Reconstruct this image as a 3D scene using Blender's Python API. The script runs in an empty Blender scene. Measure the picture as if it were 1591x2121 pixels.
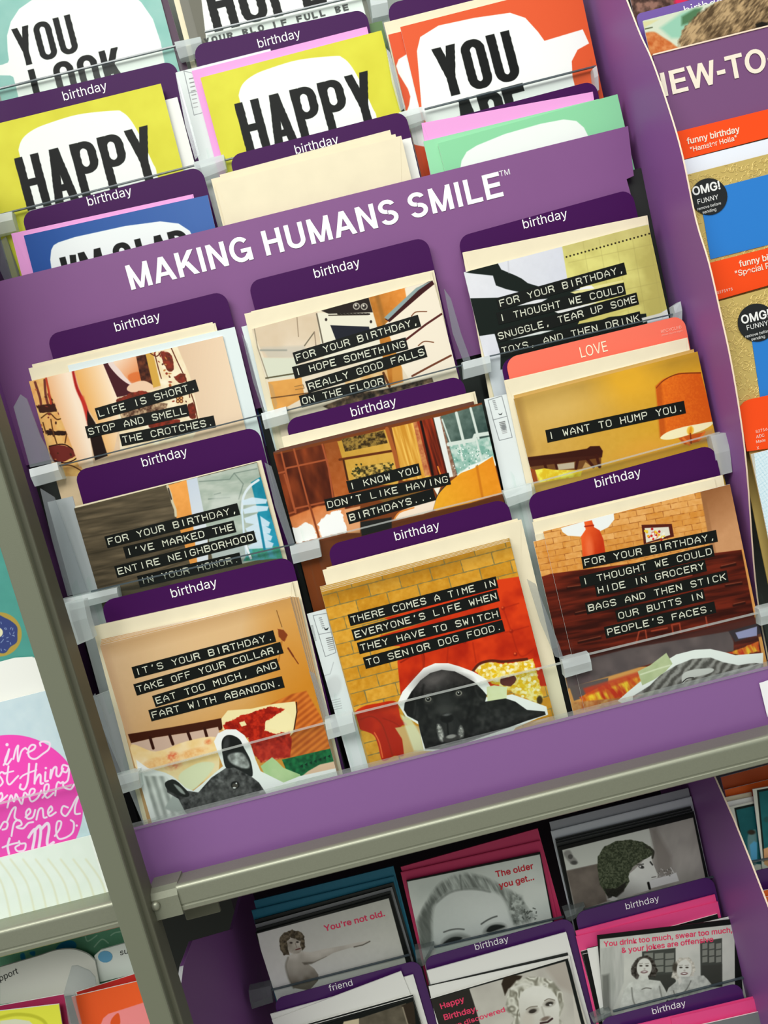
import bpy, bmesh, math, random, os
import numpy as np
from mathutils import Vector, Matrix

sc = bpy.context.scene
COL = sc.collection
random.seed(7); RNG = np.random.default_rng(7)
# ------------------------------------------------------------------ camera
W, H, F = 1591.0, 2121.0, 1560.0
PITCH, ROLL, DIST = math.radians(6.5), math.radians(14.2), 0.4875
FWD = Vector((0, math.cos(PITCH), -math.sin(PITCH)))
UP0 = Vector((0, math.sin(PITCH), math.cos(PITCH)))
RT = Vector((math.cos(ROLL), 0, 0)) - UP0 * math.sin(ROLL)
UP = Vector((math.sin(ROLL), 0, 0)) + UP0 * math.cos(ROLL)
CAM = -FWD * DIST
cd = bpy.data.cameras.new('camera'); cam = bpy.data.objects.new('camera', cd); COL.objects.link(cam)
cd.sensor_fit = 'VERTICAL'; cd.sensor_height = 36.0; cd.lens = 36.0 * F / H; cd.clip_start = 0.01; cd.clip_end = 50
cam.matrix_world = Matrix(((RT.x, UP.x, -FWD.x, CAM.x), (RT.y, UP.y, -FWD.y, CAM.y), (RT.z, UP.z, -FWD.z, CAM.z), (0, 0, 0, 1)))
sc.camera = cam
# ------------------------------------------------------------------ light
sc.view_settings.view_transform = 'Standard'; sc.view_settings.look = 'None'
sc.view_settings.gamma = 1; sc.view_settings.use_curve_mapping = False
sc.view_settings.exposure = -0.08
wd = bpy.data.worlds.new('store'); sc.world = wd; wd.use_nodes = True
wd.node_tree.nodes['Background'].inputs[0].default_value = (0.93, 1.0, 0.95, 1)
wd.node_tree.nodes['Background'].inputs[1].default_value = 0.38
def area_light(name, loc, target, sx, sy, power, col=(1, 1, 1)):
    l = bpy.data.lights.new(name, 'AREA'); l.shape = 'RECTANGLE'; l.size = sx; l.size_y = sy; l.energy = power; l.color = col
    o = bpy.data.objects.new(name, l); COL.objects.link(o); o.location = loc
    o.rotation_euler = (Vector(target) - Vector(loc)).to_track_quat('-Z', 'Y').to_euler()
    return o
area_light('ceiling_light_panel', (-0.7, -1.6, 1.45), (0, 0, 0), 2.6, 0.9, 58, (1.0, 1.0, 0.96))
area_light('ceiling_light_panel', (0.6, -0.8, 1.75), (0.1, 0, 0), 1.2, 0.4, 9, (1.0, 1.0, 0.97))

# ------------------------------------------------------------------ helpers
def lin(c):
    return tuple((x / 255 / 12.92) if x / 255 <= 0.04045 else ((x / 255 + 0.055) / 1.055) ** 2.4 for x in c[:3]) + (1,)
_mats = {}
def mat(name, rgb, rough=0.5, spec=0.4, metal=0.0, noise=0.0, nscale=300, bump=0.0, coat=0.0):
    key = (name, tuple(rgb), rough)
    if key in _mats: return _mats[key]
    m = bpy.data.materials.new(name); m.use_nodes = True
    nt = m.node_tree; b = nt.nodes['Principled BSDF']
    b.inputs['Base Color'].default_value = lin(rgb); b.inputs['Roughness'].default_value = rough
    b.inputs['Specular IOR Level'].default_value = spec; b.inputs['Metallic'].default_value = metal
    b.inputs['Coat Weight'].default_value = coat; b.inputs['Coat Roughness'].default_value = .15
    if noise or bump:
        tc = nt.nodes.new('ShaderNodeTexCoord'); n = nt.nodes.new('ShaderNodeTexNoise')
        n.inputs['Scale'].default_value = nscale; n.inputs['Detail'].default_value = 4
        nt.links.new(tc.outputs['Object'], n.inputs['Vector'])
        if noise:
            mx = nt.nodes.new('ShaderNodeMix'); mx.data_type = 'RGBA'
            a = tuple(max(0, x * (1 - noise)) for x in rgb); c = tuple(min(255, x * (1 + noise)) for x in rgb)
            mx.inputs[6].default_value = lin(a); mx.inputs[7].default_value = lin(c)
            nt.links.new(n.outputs['Fac'], mx.inputs[0]); nt.links.new(mx.outputs[2], b.inputs['Base Color'])
        if bump:
            bp = nt.nodes.new('ShaderNodeBump'); bp.inputs['Strength'].default_value = bump; bp.inputs['Distance'].default_value = 0.0005
            nt.links.new(n.outputs['Fac'], bp.inputs['Height']); nt.links.new(bp.outputs[0], b.inputs['Normal'])
    _mats[key] = m
    return m
def plastic(name, rgb, alpha, rough=0.08, gloss=0.07):
    """sheet plastic: mostly clear, a little tinted body, a little mirror"""
    key = (name, tuple(rgb), alpha)
    if key in _mats: return _mats[key]
    m = bpy.data.materials.new(name); m.use_nodes = True; nt = m.node_tree; nt.nodes.clear()
    out = nt.nodes.new('ShaderNodeOutputMaterial'); t = nt.nodes.new('ShaderNodeBsdfTransparent')
    d = nt.nodes.new('ShaderNodeBsdfDiffuse'); g = nt.nodes.new('ShaderNodeBsdfGlossy')
    tr = nt.nodes.new('ShaderNodeBsdfTranslucent'); a = nt.nodes.new('ShaderNodeMixShader')
    t.inputs[0].default_value = (.97, .99, .98, 1); d.inputs[0].default_value = lin(rgb); tr.inputs[0].default_value = lin(rgb)
    g.inputs['Roughness'].default_value = rough
    a.inputs[0].default_value = .4; nt.links.new(d.outputs[0], a.inputs[1]); nt.links.new(tr.outputs[0], a.inputs[2])
    m1 = nt.nodes.new('ShaderNodeMixShader'); m1.inputs[0].default_value = alpha
    nt.links.new(t.outputs[0], m1.inputs[1]); nt.links.new(a.outputs[0], m1.inputs[2])
    m2 = nt.nodes.new('ShaderNodeMixShader'); m2.inputs[0].default_value = gloss
    nt.links.new(m1.outputs[0], m2.inputs[1]); nt.links.new(g.outputs[0], m2.inputs[2])
    nt.links.new(m2.outputs[0], out.inputs[0])
    _mats[key] = m
    return m

def ray(px, py):
    return (FWD + RT * ((px - W / 2) / F) + UP * (-(py - H / 2) / F))
def P(px, py, y=0.0):
    """photo pixel -> the point where that sight line meets the upright plane at depth y"""
    r = ray(px, py); return CAM + r * ((y - CAM.y) / r.y)
def PX(px, py, x):
    r = ray(px, py); return CAM + r * ((x - CAM.x) / r.x)
def zup(v):     # z of the horizontal at v pixels under the picture centre, for plane y
    return lambda y: (CAM + (FWD + UP0 * (-v / F)) * ((y - CAM.y) / (FWD + UP0 * (-v / F)).y)).z
def Zv(v, y): return zup(v)(y)
def proj(p):
    d = p - CAM; k = F / d.dot(FWD)
    return (W / 2 + d.dot(RT) * k, H / 2 - d.dot(UP) * k)

def tag(o, label=None, cat=None, group=None, kind=None):
    if label: o['label'] = label
    if cat: o['category'] = cat
    if group: o['group'] = group
    if kind: o['kind'] = kind
    return o
def link(name, me, mats, parent=None, M=None):
    o = bpy.data.objects.new(name, me); COL.objects.link(o)
    for m in (mats if isinstance(mats, (list, tuple)) else [mats]): me.materials.append(m)
    if M is not None: o.matrix_world = M
    if parent is not None: o.parent = parent; o.matrix_parent_inverse = Matrix()
    return o
def mesh(name, verts, faces, mi=None):
    me = bpy.data.meshes.new(name); me.from_pydata([tuple(v) for v in verts], [], faces)
    if mi: me.polygons.foreach_set('material_index', mi)
    me.update(); return me
def T(v): return Matrix.Translation(v)
def empty(name, loc, label, cat, group=None):
    o = bpy.data.objects.new(name, None); COL.objects.link(o); o.location = loc; o.empty_display_size = .01
    return tag(o, label, cat, group)
def box(name, a, b, m, parent=None, bev=0.0, base=None):
    """axis aligned box between two corners, bevelled; its origin is its base centre (or BASE)"""
    a, b = Vector(a), Vector(b); lo = Vector([min(a[i], b[i]) for i in range(3)]); hi = Vector([max(a[i], b[i]) for i in range(3)])
    org = Vector(((lo.x + hi.x) / 2, (lo.y + hi.y) / 2, lo.z)) if base is None else Vector(base)
    bm = bmesh.new(); bmesh.ops.create_cube(bm, size=1)
    for v in bm.verts: v.co = Vector([lo[i] + (v.co[i] + .5) * (hi[i] - lo[i]) for i in range(3)]) - org
    if bev: bmesh.ops.bevel(bm, geom=bm.edges[:], offset=bev, segments=2, affect='EDGES', profile=.5)
    me = bpy.data.meshes.new(name); bm.to_mesh(me); bm.free()
    if parent is not None: return link(name, me, m, parent, T(org - parent.matrix_world.translation if base is None else org))
    return link(name, me, m, None, T(org))
def prism(name, pts, axis, a, b, m, parent=None, org=None, smooth=False):
    """closed outline PTS (pairs in the two other axes) swept along AXIS from a to b"""
    n = len(pts); idx = {'x': (1, 2), 'y': (0, 2), 'z': (0, 1)}[axis]; k = 'xyz'.index(axis); V = []
    for t in (a, b):
        for p in pts:
            v = [0, 0, 0]; v[idx[0]] = p[0]; v[idx[1]] = p[1]; v[k] = t; V.append(Vector(v))
    Fc = [tuple(range(n))[::-1], tuple(range(n, 2 * n))] + [(i, (i + 1) % n, n + (i + 1) % n, n + i) for i in range(n)]
    if org is None: org = Vector([sum(v[i] for v in V) / len(V) for i in range(3)]); org.z = min(v.z for v in V)
    me = mesh(name, [v - org for v in V], Fc)
    bm = bmesh.new(); bm.from_mesh(me); bmesh.ops.recalc_face_normals(bm, faces=bm.faces); bm.to_mesh(me); bm.free()
    if smooth:
        for p in me.polygons: p.use_smooth = len(p.vertices) == 4
    pm = parent.matrix_world.translation if parent is not None else Vector()
    return link(name, me, m, parent, T(org - pm))
def rrect(w, h, r, seg=6, top_only=True):
    """outline of a w x h sheet from (0,0), upper corners rounded"""
    pts = [(0, 0), (w, 0)]
    for cx, a0 in ((w - r, 0), (r, 90)):
        for i in range(seg + 1):
            t = math.radians(a0 + 90 * i / seg); pts.append((cx + r * math.cos(t), h - r + r * math.sin(t)))
    return pts
# ------------------------------------------------------------------ raster art (flat print made with numpy)
def seg_d(X, Y, ax, ay, bx, by):
    dx, dy = bx - ax, by - ay; L = dx * dx + dy * dy + 1e-9
    t = np.clip(((X - ax) * dx + (Y - ay) * dy) / L, 0, 1)
    return np.hypot(X - ax - t * dx, Y - ay - t * dy)
def smooth_pts(pts, closed=True, n=6):
    N = len(pts); out = []
    rng = range(N) if closed else range(N - 1)
    g = (lambda i: pts[i % N]) if closed else (lambda i: pts[max(0, min(N - 1, i))])
    for i in rng:
        p0, p1, p2, p3 = g(i - 1), g(i), g(i + 1), g(i + 2)
        for k in range(n):
            t = k / n
            out.append(tuple(.5 * (2 * p1[j] + (p2[j] - p0[j]) * t + (2 * p0[j] - 5 * p1[j] + 4 * p2[j] - p3[j]) * t * t + (3 * p1[j] - p0[j] - 3 * p2[j] + p3[j]) * t ** 3) for j in (0, 1)))
    if not closed: out.append(pts[-1])
    return out
def n2(X, Y, s, seed=0, sy=None, ang=0.0, octv=1):
    """value noise 0..1, cell size s (and sy) photo pixels, turned by ang degrees"""
    sy = sy or s; c, q = math.cos(math.radians(ang)), math.sin(math.radians(ang)); out = 0; tot = 0
    for o in range(octv):
        U = (X * c + Y * q) / s * 2 ** o + 100; V = (-X * q + Y * c) / sy * 2 ** o + 100
        iu, iv = np.floor(U).astype(int), np.floor(V).astype(int); fu, fv = U - iu, V - iv
        fu = fu * fu * (3 - 2 * fu); fv = fv * fv * (3 - 2 * fv)
        g = np.random.default_rng(seed * 13 + o).random((256, 256)).astype(np.float32)
        a = g[iu & 255, iv & 255]; b = g[(iu + 1) & 255, iv & 255]; c2 = g[iu & 255, (iv + 1) & 255]; d = g[(iu + 1) & 255, (iv + 1) & 255]
        out = out + ((a * (1 - fu) + b * fu) * (1 - fv) + (c2 * (1 - fu) + d * fu) * fv) * .5 ** o; tot += .5 ** o
    return out / tot
def mixc(c1, c2, f):
    f = np.clip(f, 0, 1)[..., None]; return np.array(c1, np.float32) * (1 - f) + np.array(c2, np.float32) * f
def tex(c1, c2, s, seed=0, sy=None, ang=0, octv=3, k=1.6):
    return lambda X, Y: mixc(c1, c2, (n2(X, Y, s, seed, sy, ang, octv) - .5) * k + .5)
def grad(c1, p1, c2, p2, nz=0):
    def f(X, Y):
        dx, dy = p2[0] - p1[0], p2[1] - p1[1]
        t = ((X - p1[0]) * dx + (Y - p1[1]) * dy) / (dx * dx + dy * dy)
        r = mixc(c1, c2, t)
        if nz: r = r + (n2(X, Y, 9, 5, octv=3)[..., None] - .5) * nz
        return r
    return f
ST = (math.cos(math.radians(14.2)), math.sin(math.radians(14.2)))
def st(X, Y, ang=14.2):     # along and down the tilted rack
    c, s = math.cos(math.radians(ang)), math.sin(math.radians(ang)); return X * c - Y * s, X * s + Y * c
class Z:
    """converter from a zoomed crop back to photo pixels"""
    def __init__(s, ox, oy, k): s.o = (ox, oy, k)
    def __call__(s, *v):
        ox, oy, k = s.o; return [(ox + v[i] / k, oy + v[i + 1] / k) for i in range(0, len(v), 2)]
class Art:
    def __init__(s, M, w, h, ppm, base=(255, 255, 255), hh=None):
        """M: card frame (local x right, z up, origin base centre); raster covers the top HH metres of it"""
        s.M = M; s.Mi = M.inverted(); s.w = w; s.h = h; hh = hh or h; s.hh = hh
        s.nx = max(8, int(w * ppm)); s.nz = max(8, int(hh * ppm)); s.ppm = ppm
        u = (np.arange(s.nx) + .5) / s.nx * w - w / 2; v = h - (s.nz - np.arange(s.nz) - .5) / s.nz * hh
        U, V = np.meshgrid(u, v)
        A = np.array(M)[:3]; p = [A[i][0] * U + A[i][2] * V + A[i][3] - CAM[i] for i in range(3)]
        dz = sum(p[i] * FWD[i] for i in range(3)); k = F / dz
        s.X = (W / 2 + sum(p[i] * RT[i] for i in range(3)) * k).astype(np.float32)
        s.Y = (H / 2 - sum(p[i] * UP[i] for i in range(3)) * k).astype(np.float32)
        s.c = np.zeros((s.nz, s.nx, 3), np.float32); s.fill(base)
    def fill(s, c):
        s.c[:] = c(s.X, s.Y) if callable(c) else np.array(c, np.float32)
    def sl(s, x0, y0, x1, y1, m):
        """slice of the raster that holds this pixel box"""
        msk = (s.X > x0 - m) & (s.X < x1 + m) & (s.Y > y0 - m) & (s.Y < y1 + m)
        r = np.flatnonzero(msk.any(1)); q = np.flatnonzero(msk.any(0))
        if not len(r) or not len(q): return None
        return slice(r[0], r[-1] + 1), slice(q[0], q[-1] + 1)
    def put(s, S, a, col):
        X, Y = s.X[S], s.Y[S]; c = col(X, Y) if callable(col) else np.array(col, np.float32)
        a = a[..., None]; s.c[S] = s.c[S] * (1 - a) + c * a
    def poly(s, pts, col, soft=1.0, a=1.0, sm=False, rag=0, ragk=6):
        if sm: pts = smooth_pts(pts)
        xs = [p[0] for p in pts]; ys = [p[1] for p in pts]
        S = s.sl(min(xs), min(ys), max(xs), max(ys), soft + rag)
        if S is None: return
        X, Y = s.X[S], s.Y[S]
        if rag:
            X = X + (n2(X, Y, ragk, 3, octv=2) - .5) * 2 * rag; Y = Y + (n2(X, Y, ragk, 9, octv=2) - .5) * 2 * rag
        D = np.full(X.shape, 1e9, np.float32); ins = np.zeros(X.shape, bool)
        for i in range(len(pts)):
            ax, ay = pts[i]; bx, by = pts[(i + 1) % len(pts)]
            D = np.minimum(D, seg_d(X, Y, ax, ay, bx, by))
            if ay != by: ins ^= ((ay > Y) != (by > Y)) & (X < (bx - ax) * (Y - ay) / (by - ay) + ax)
        d = np.where(ins, -D, D)
        s.put(S, np.clip(.5 - d / soft, 0, 1) * a, col)
    def ell(s, cx, cy, rx, ry, col, ang=0, soft=1.0, a=1.0):
        R = max(rx, ry); S = s.sl(cx - R, cy - R, cx + R, cy + R, soft + 1)
        if S is None: return
        X, Y = s.X[S] - cx, s.Y[S] - cy; c, q = math.cos(math.radians(ang)), math.sin(math.radians(ang))
        u, v = (X * c + Y * q) / rx, (-X * q + Y * c) / ry; r = np.hypot(u, v)
        s.put(S, np.clip(.5 - (r - 1) * min(rx, ry) / soft, 0, 1) * a, col)
    def line(s, pts, w, col, soft=1.0, a=1.0, sm=False, w2=None):
        if sm: pts = smooth_pts(pts, False)
        xs = [p[0] for p in pts]; ys = [p[1] for p in pts]; m = max(w, w2 or 0)
        S = s.sl(min(xs), min(ys), max(xs), max(ys), m + soft)
        if S is None: return
        X, Y = s.X[S], s.Y[S]; D = np.full(X.shape, 1e9, np.float32); n = len(pts) - 1
        for i in range(n):
            ww = w if w2 is None else w + (w2 - w) * i / max(1, n - 1)
            D = np.minimum(D, seg_d(X, Y, *pts[i], *pts[i + 1]) - ww / 2)
        s.put(S, np.clip(.5 - D / soft, 0, 1) * a, col)
    def bricks(s, pts, bw, bh, c1, c2, mortar, mw=2.0, ang=14.2, seed=1, off=(0, 0), soft=1.0, shear=0.0):
        def f(X, Y):
            U, V = st(X - off[0], Y - off[1], ang); U = U - V * shear
            row = np.floor(V / bh).astype(int); U2 = U / bw + (row % 2) * .5; col = np.floor(U2).astype(int)
            fu = (U2 - col) * bw; fv = V - row * bh
            e = np.minimum(np.minimum(fu, bw - fu), np.minimum(fv, bh - fv)) + (n2(X, Y, 5, seed) - .5) * 1.2
            k = np.random.default_rng(seed).random(4096).astype(np.float32)[(row * 61 + col * 17) & 4095]
            g = np.clip(k * .75 + (n2(X, Y, 8, seed + 1, octv=3) - .5) * .9 + .12, 0, 1)
            return mixc(c1, c2, g) * (1 - np.clip((mw - e) / 1.2, 0, 1)[..., None]) + np.array(mortar, np.float32) * np.clip((mw - e) / 1.2, 0, 1)[..., None]
        s.poly(pts, f, soft)
    # --- tall condensed lettering as signed distance shapes
    def word(s, txt, p0, p1, h, th, cw, up, col=(33, 36, 34), soft=1.1, clean=True, jit=0):
        """TXT along p0..p1 (baseline, first letter's left foot to last letter's left foot); UP: direction of the stems"""
        n = len(txt)
        for i, ch in enumerate(txt):
            if ch == ' ': continue
            t = i / max(1, n - 1); bx, by = p0[0] + (p1[0] - p0[0]) * t, p0[1] + (p1[1] - p0[1]) * t
            L = math.hypot(p1[0] - p0[0], p1[1] - p0[1]) or 1; ex, ey = (p1[0] - p0[0]) / L, (p1[1] - p0[1]) / L
            ux, uy = up; det = ex * uy - ey * ux
            S = s.sl(min(bx, bx + ux * h, bx + ex * cw), min(by + uy * h, by, by + ey * cw + uy * h), max(bx + ex * cw, bx + ux * h + ex * cw), max(by, by + ey * cw), th)
            if S is None: continue
            X, Y = s.X[S] - bx, s.Y[S] - by
            gx = (X * uy - Y * ux) / det; gy = (-X * ey + Y * ex) / det
            if jit: gx = gx + (n2(X, Y, 6, 4) - .5) * jit
            d = glyph(ch, gx, gy, cw, h, th)
            a = np.clip(.5 - d / soft, 0, 1)
            s.put(S, a, col)
    def image(s, name):
        img = bpy.data.images.new(name, s.nx, s.nz, alpha=False)
        buf = np.ones((s.nz, s.nx, 4), np.float32); buf[..., :3] = np.clip(s.c, 0, 255) / 255
        img.pixels.foreach_set(buf.ravel()); img.update()
        return img
def _bar(gx, gy, x0, y0, x1, y1, t):
    dx, dy = x1 - x0, y1 - y0; L = math.hypot(dx, dy); dx, dy = dx / L, dy / L
    u = (gx - x0) * dx + (gy - y0) * dy; v = -(gx - x0) * dy + (gy - y0) * dx
    return np.maximum(np.abs(u - L / 2) - L / 2, np.abs(v) - t / 2)
def _rr(gx, gy, x0, y0, x1, y1, r):
    qx = np.abs(gx - (x0 + x1) / 2) - (x1 - x0) / 2 + r; qy = np.abs(gy - (y0 + y1) / 2) - (y1 - y0) / 2 + r
    return np.hypot(np.maximum(qx, 0), np.maximum(qy, 0)) + np.minimum(np.maximum(qx, qy), 0) - r
def _ring(gx, gy, x0, y0, x1, y1, t):
    r = (x1 - x0) * .46
    return np.maximum(_rr(gx, gy, x0, y0, x1, y1, r), -_rr(gx, gy, x0 + t, y0 + t * .8, x1 - t, y1 - t * .8, max(.5, r - t * .8)))
def glyph(ch, x, y, w, h, t):
    mn, mx = np.minimum, np.maximum; cl = mx(-y, y - h)
    B = lambda a, b, c, d, k=1: _bar(x, y, a, b, c, d, t * k)
    L = B(t / 2, 0, t / 2, h); R = B(w - t / 2, 0, w - t / 2, h)
    if ch == 'H': return mn(mn(L, R), B(0, h * .5, w, h * .5, .85))
    if ch == 'I': return L
    if ch == 'L': return mn(L, B(0, t * .45, w * .9, t * .45, .9))
    if ch == 'E': return mn(mn(L, B(0, t * .45, w * .92, t * .45, .9)), mn(B(0, h - t * .45, w * .92, h - t * .45, .9), B(0, h * .52, w * .85, h * .52, .85)))
    if ch == 'F': return mn(mn(L, B(0, h - t * .45, w * .92, h - t * .45, .9)), B(0, h * .5, w * .85, h * .5, .85))
    if ch == 'O': return _ring(x, y, 0, 0, w, h, t)
    if ch == 'U': return mn(mx(_ring(x, y, 0, 0, w, h * 1.3, t), y - h), 1e3)
    if ch == 'P': return mn(L, mx(_ring(x, y, 0, h * .4, w, h, t), -x + t * .3))
    if ch == 'R': return mn(mn(L, mx(_ring(x, y, 0, h * .42, w, h, t), -x + t * .3)), B(w * .55, h * .45, w - t * .4, 0))
    if ch == 'D': return mn(L, mx(_ring(x, y, -w * .25, 0, w, h, t), -x))
    if ch == 'B': return mn(mn(L, mx(_ring(x, y, -w * .2, h * .46, w, h, t), -x)), mx(_ring(x, y, -w * .2, 0, w, h * .54, t), -x))
    if ch == 'A': return mx(mn(mn(_bar(x, y, t / 2, -2, w / 2 - t * .02, h + 2, t), _bar(x, y, w - t / 2, -2, w / 2 + t * .02, h + 2, t)), B(w * .2, h * .26, w * .8, h * .26, .8)), cl)
    if ch == 'Y': return mx(mn(mn(_bar(x, y, t / 2, h + 2, w / 2, h * .38, t), _bar(x, y, w - t / 2, h + 2, w / 2, h * .38, t)), B(w / 2, 0, w / 2, h * .45)), cl)
    if ch == 'K': return mx(mn(mn(L, _bar(x, y, t * .8, h * .38, w - t * .5, h + 2, t)), _bar(x, y, w * .45, h * .6, w - t * .4, -2, t)), cl)
    if ch == 'M': return mx(mn(mn(L, B(w * 1.15 - t / 2, 0, w * 1.15 - t / 2, h)), mn(_bar(x, y, t * .6, h, w * .575, h * .2, t * .9), _bar(x, y, w * 1.15 - t * .6, h, w * .575, h * .2, t * .9))), cl)
    if ch == 'G': return mn(mx(_ring(x, y, 0, 0, w, h, t), mn(-(x - w * .5), np.abs(y - h * .6) * -1 + h * .12)), mn(B(w - t / 2, h * .2, w - t / 2, h * .5), B(w * .5, h * .46, w, h * .46, .8)))
    if ch == 'S': return mn(mn(mx(_ring(x, y, 0, h * .44, w, h, t), mn(-(y - h * .72), x - w * .5)), mx(_ring(x, y, 0, 0, w, h * .56, t), mn(y - h * .28, -(x - w * .5)))), B(w * .2, h * .5, w * .8, h * .5, .8))
    if ch == "'": return B(t / 2, h * .78, t * .7, h)
    return x * 0 + 1e3
# ------------------------------------------------------------------ lettering as thin print
FONT = None
try:
    _fp = os.path.join(bpy.utils.system_resource('DATAFILES', path='fonts'), 'Inter.woff2')
    if os.path.exists(_fp): FONT = bpy.data.fonts.load(_fp)
except Exception: FONT = None
def text_pts(body, bold=0.0, spacing=1.0):
    if bold > .014:      # heavy weight: the same outlines laid over one another, each a hair further out
        V0, F0 = text_pts(body, 0.0, spacing); V, Fc = [], []
        for k in range(9):
            d = np.array((0, 0, 0)) if k == 8 else np.array((math.cos(k * math.pi / 4), math.sin(k * math.pi / 4), 0)) * bold
            d = d + np.array((0, 0, .006 * k)); n = sum(len(v) for v in V); V.append(V0 + d); Fc += [tuple(i + n for i in f) for f in F0]
        return np.concatenate(V), Fc
    c = bpy.data.curves.new('lettering', 'FONT'); c.body = body; c.resolution_u = 3; c.offset = bold; c.space_character = spacing
    if FONT: c.font = FONT
    o = bpy.data.objects.new('lettering', c); COL.objects.link(o); bpy.context.view_layer.update()
    me = o.to_mesh(); V = np.array([v.co[:] for v in me.vertices]); Fc = [tuple(p.vertices) for p in me.polygons]
    o.to_mesh_clear(); bpy.data.objects.remove(o); bpy.data.curves.remove(c)
    return V, Fc
_tc = {}
def lettering(body, p0, p1, place, parent, m, bold=0.0, ysc=1.0, skew=0.0, spacing=1.0, name='lettering', Minv=None):
    """words whose baseline runs from photo pixel p0 to p1; PLACE maps pixel -> point on the printed surface"""
    key = (body, bold, spacing)
    if key not in _tc: _tc[key] = text_pts(*key)
    V, Fc = _tc[key]
    a, b = place(*p0), place(*p1); ex = (b - a); L = ex.length; ex.normalize()
    n = (place(p0[0], p0[1] - 50) - a).cross(ex); n.normalize(); ey = ex.cross(n); ey.normalize()
    if ey.z < 0: ey = -ey
    n_out = ex.cross(ey)
    if n_out.y > 0: n_out = -n_out
    k = L / (V[:, 0].max() - V[:, 0].min()); x0 = V[:, 0].min()
    Mi = Minv if Minv is not None else parent.matrix_world.inverted()
    pts = [Mi @ (a + ex * ((x - x0) * k + y * k * ysc * skew) + ey * (y * k * ysc) + n_out * (max(0.0, z) * k * .10)) for x, y, z in V]
    me = mesh(name, pts, Fc)
    return link(name, me, m, parent)
# monoline letters of the embossed tape, on a 4 x 6 grid
G = {
 'A': [[(0, 0), (0, 3), (2, 6), (4, 3), (4, 0)], [(0, 2), (4, 2)]], 'B': [[(0, 0), (0, 6), (3.2, 6), (4, 5.2), (4, 4), (3.2, 3.2), (0, 3.2)], [(3.2, 3.2), (4, 2.4), (4, .8), (3.2, 0), (0, 0)]],
 'C': [[(4, 5), (3, 6), (1, 6), (0, 5), (0, 1), (1, 0), (3, 0), (4, 1)]], 'D': [[(0, 0), (0, 6), (2.8, 6), (4, 4.8), (4, 1.2), (2.8, 0), (0, 0)]],
 'E': [[(4, 6), (0, 6), (0, 0), (4, 0)], [(0, 3.1), (3.2, 3.1)]], 'F': [[(4, 6), (0, 6), (0, 0)], [(0, 3.1), (3.2, 3.1)]],
 'G': [[(4, 5), (3, 6), (1, 6), (0, 5), (0, 1), (1, 0), (3, 0), (4, 1), (4, 2.8), (2.2, 2.8)]], 'H': [[(0, 0), (0, 6)], [(4, 0), (4, 6)], [(0, 3.1), (4, 3.1)]],
 'I': [[(2, 0), (2, 6)]], 'K': [[(0, 0), (0, 6)], [(4, 6), (0, 2.6)], [(1.4, 3.7), (4, 0)]], 'L': [[(0, 6), (0, 0), (4, 0)]],
 'M': [[(0, 0), (0, 6), (2, 3), (4, 6), (4, 0)]], 'N': [[(0, 0), (0, 6), (4, 0), (4, 6)]], 'O': [[(1, 0), (0, 1), (0, 5), (1, 6), (3, 6), (4, 5), (4, 1), (3, 0), (1, 0)]],
 'P': [[(0, 0), (0, 6), (3.2, 6), (4, 5.2), (4, 3.6), (3.2, 2.8), (0, 2.8)]], 'R': [[(0, 0), (0, 6), (3.2, 6), (4, 5.2), (4, 3.8), (3.2, 3), (0, 3)], [(2.4, 3), (4, 1.2), (4, 0)]],
 'S': [[(4, 5.1), (3.1, 6), (.9, 6), (0, 5.2), (0, 4), (.8, 3.2), (3.2, 2.9), (4, 2.1), (4, .9), (3.1, 0), (.9, 0), (0, .9)]], 'T': [[(0, 6), (4, 6)], [(2, 6), (2, 0)]],
 'U': [[(0, 6), (0, 1), (1, 0), (3, 0), (4, 1), (4, 6)]], 'V': [[(0, 6), (2, 0), (4, 6)]], 'W': [[(0, 6), (.8, 0), (2, 4), (3.2, 0), (4, 6)]],
 'Y': [[(0, 6), (2, 3), (4, 6)], [(2, 3), (2, 0)]], '.': [[(1.9, .3), (2.1, .3)]], ',': [[(2.2, .8), (1.7, -.7)]], "'": [[(2.3, 6), (1.9, 4.7)]], ' ': [],
}
def tape_letters(txt, w, hgt, x_off, asp=.8):
    """mesh data (local x,z) of the raised letters of a tape W long"""
    V, Fc = [], []; pitch = w / (len(txt) + .35); ch = hgt * .50; cwid = min(pitch * .66, ch * .9); t = hgt * .068
    for i, c in enumerate(txt):
        ox = -w / 2 + pitch * (i + .35) ; oz = hgt * .25
        for pl in G.get(c, []):
            q = [(ox + x / 4 * cwid, oz + z / 6 * ch) for x, z in pl]
            tt = t * (1.25 if c in "SBR.,'E" else 1.0) * random.uniform(.9, 1.12)
            for j in range(len(q) - 1):
                a, b = Vector(q[j]), Vector(q[j + 1]); d = (b - a)
                if d.length < 1e-9: continue
                d.normalize(); nn = Vector((-d.y, d.x)) * tt / 2; e = d * tt * .35; k = len(V)
                V += [(a - e + nn), (a - e - nn), (b + e - nn), (b + e + nn)]; Fc.append((k, k + 1, k + 2, k + 3))
    return V, Fc
XMIN = [None]
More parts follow.
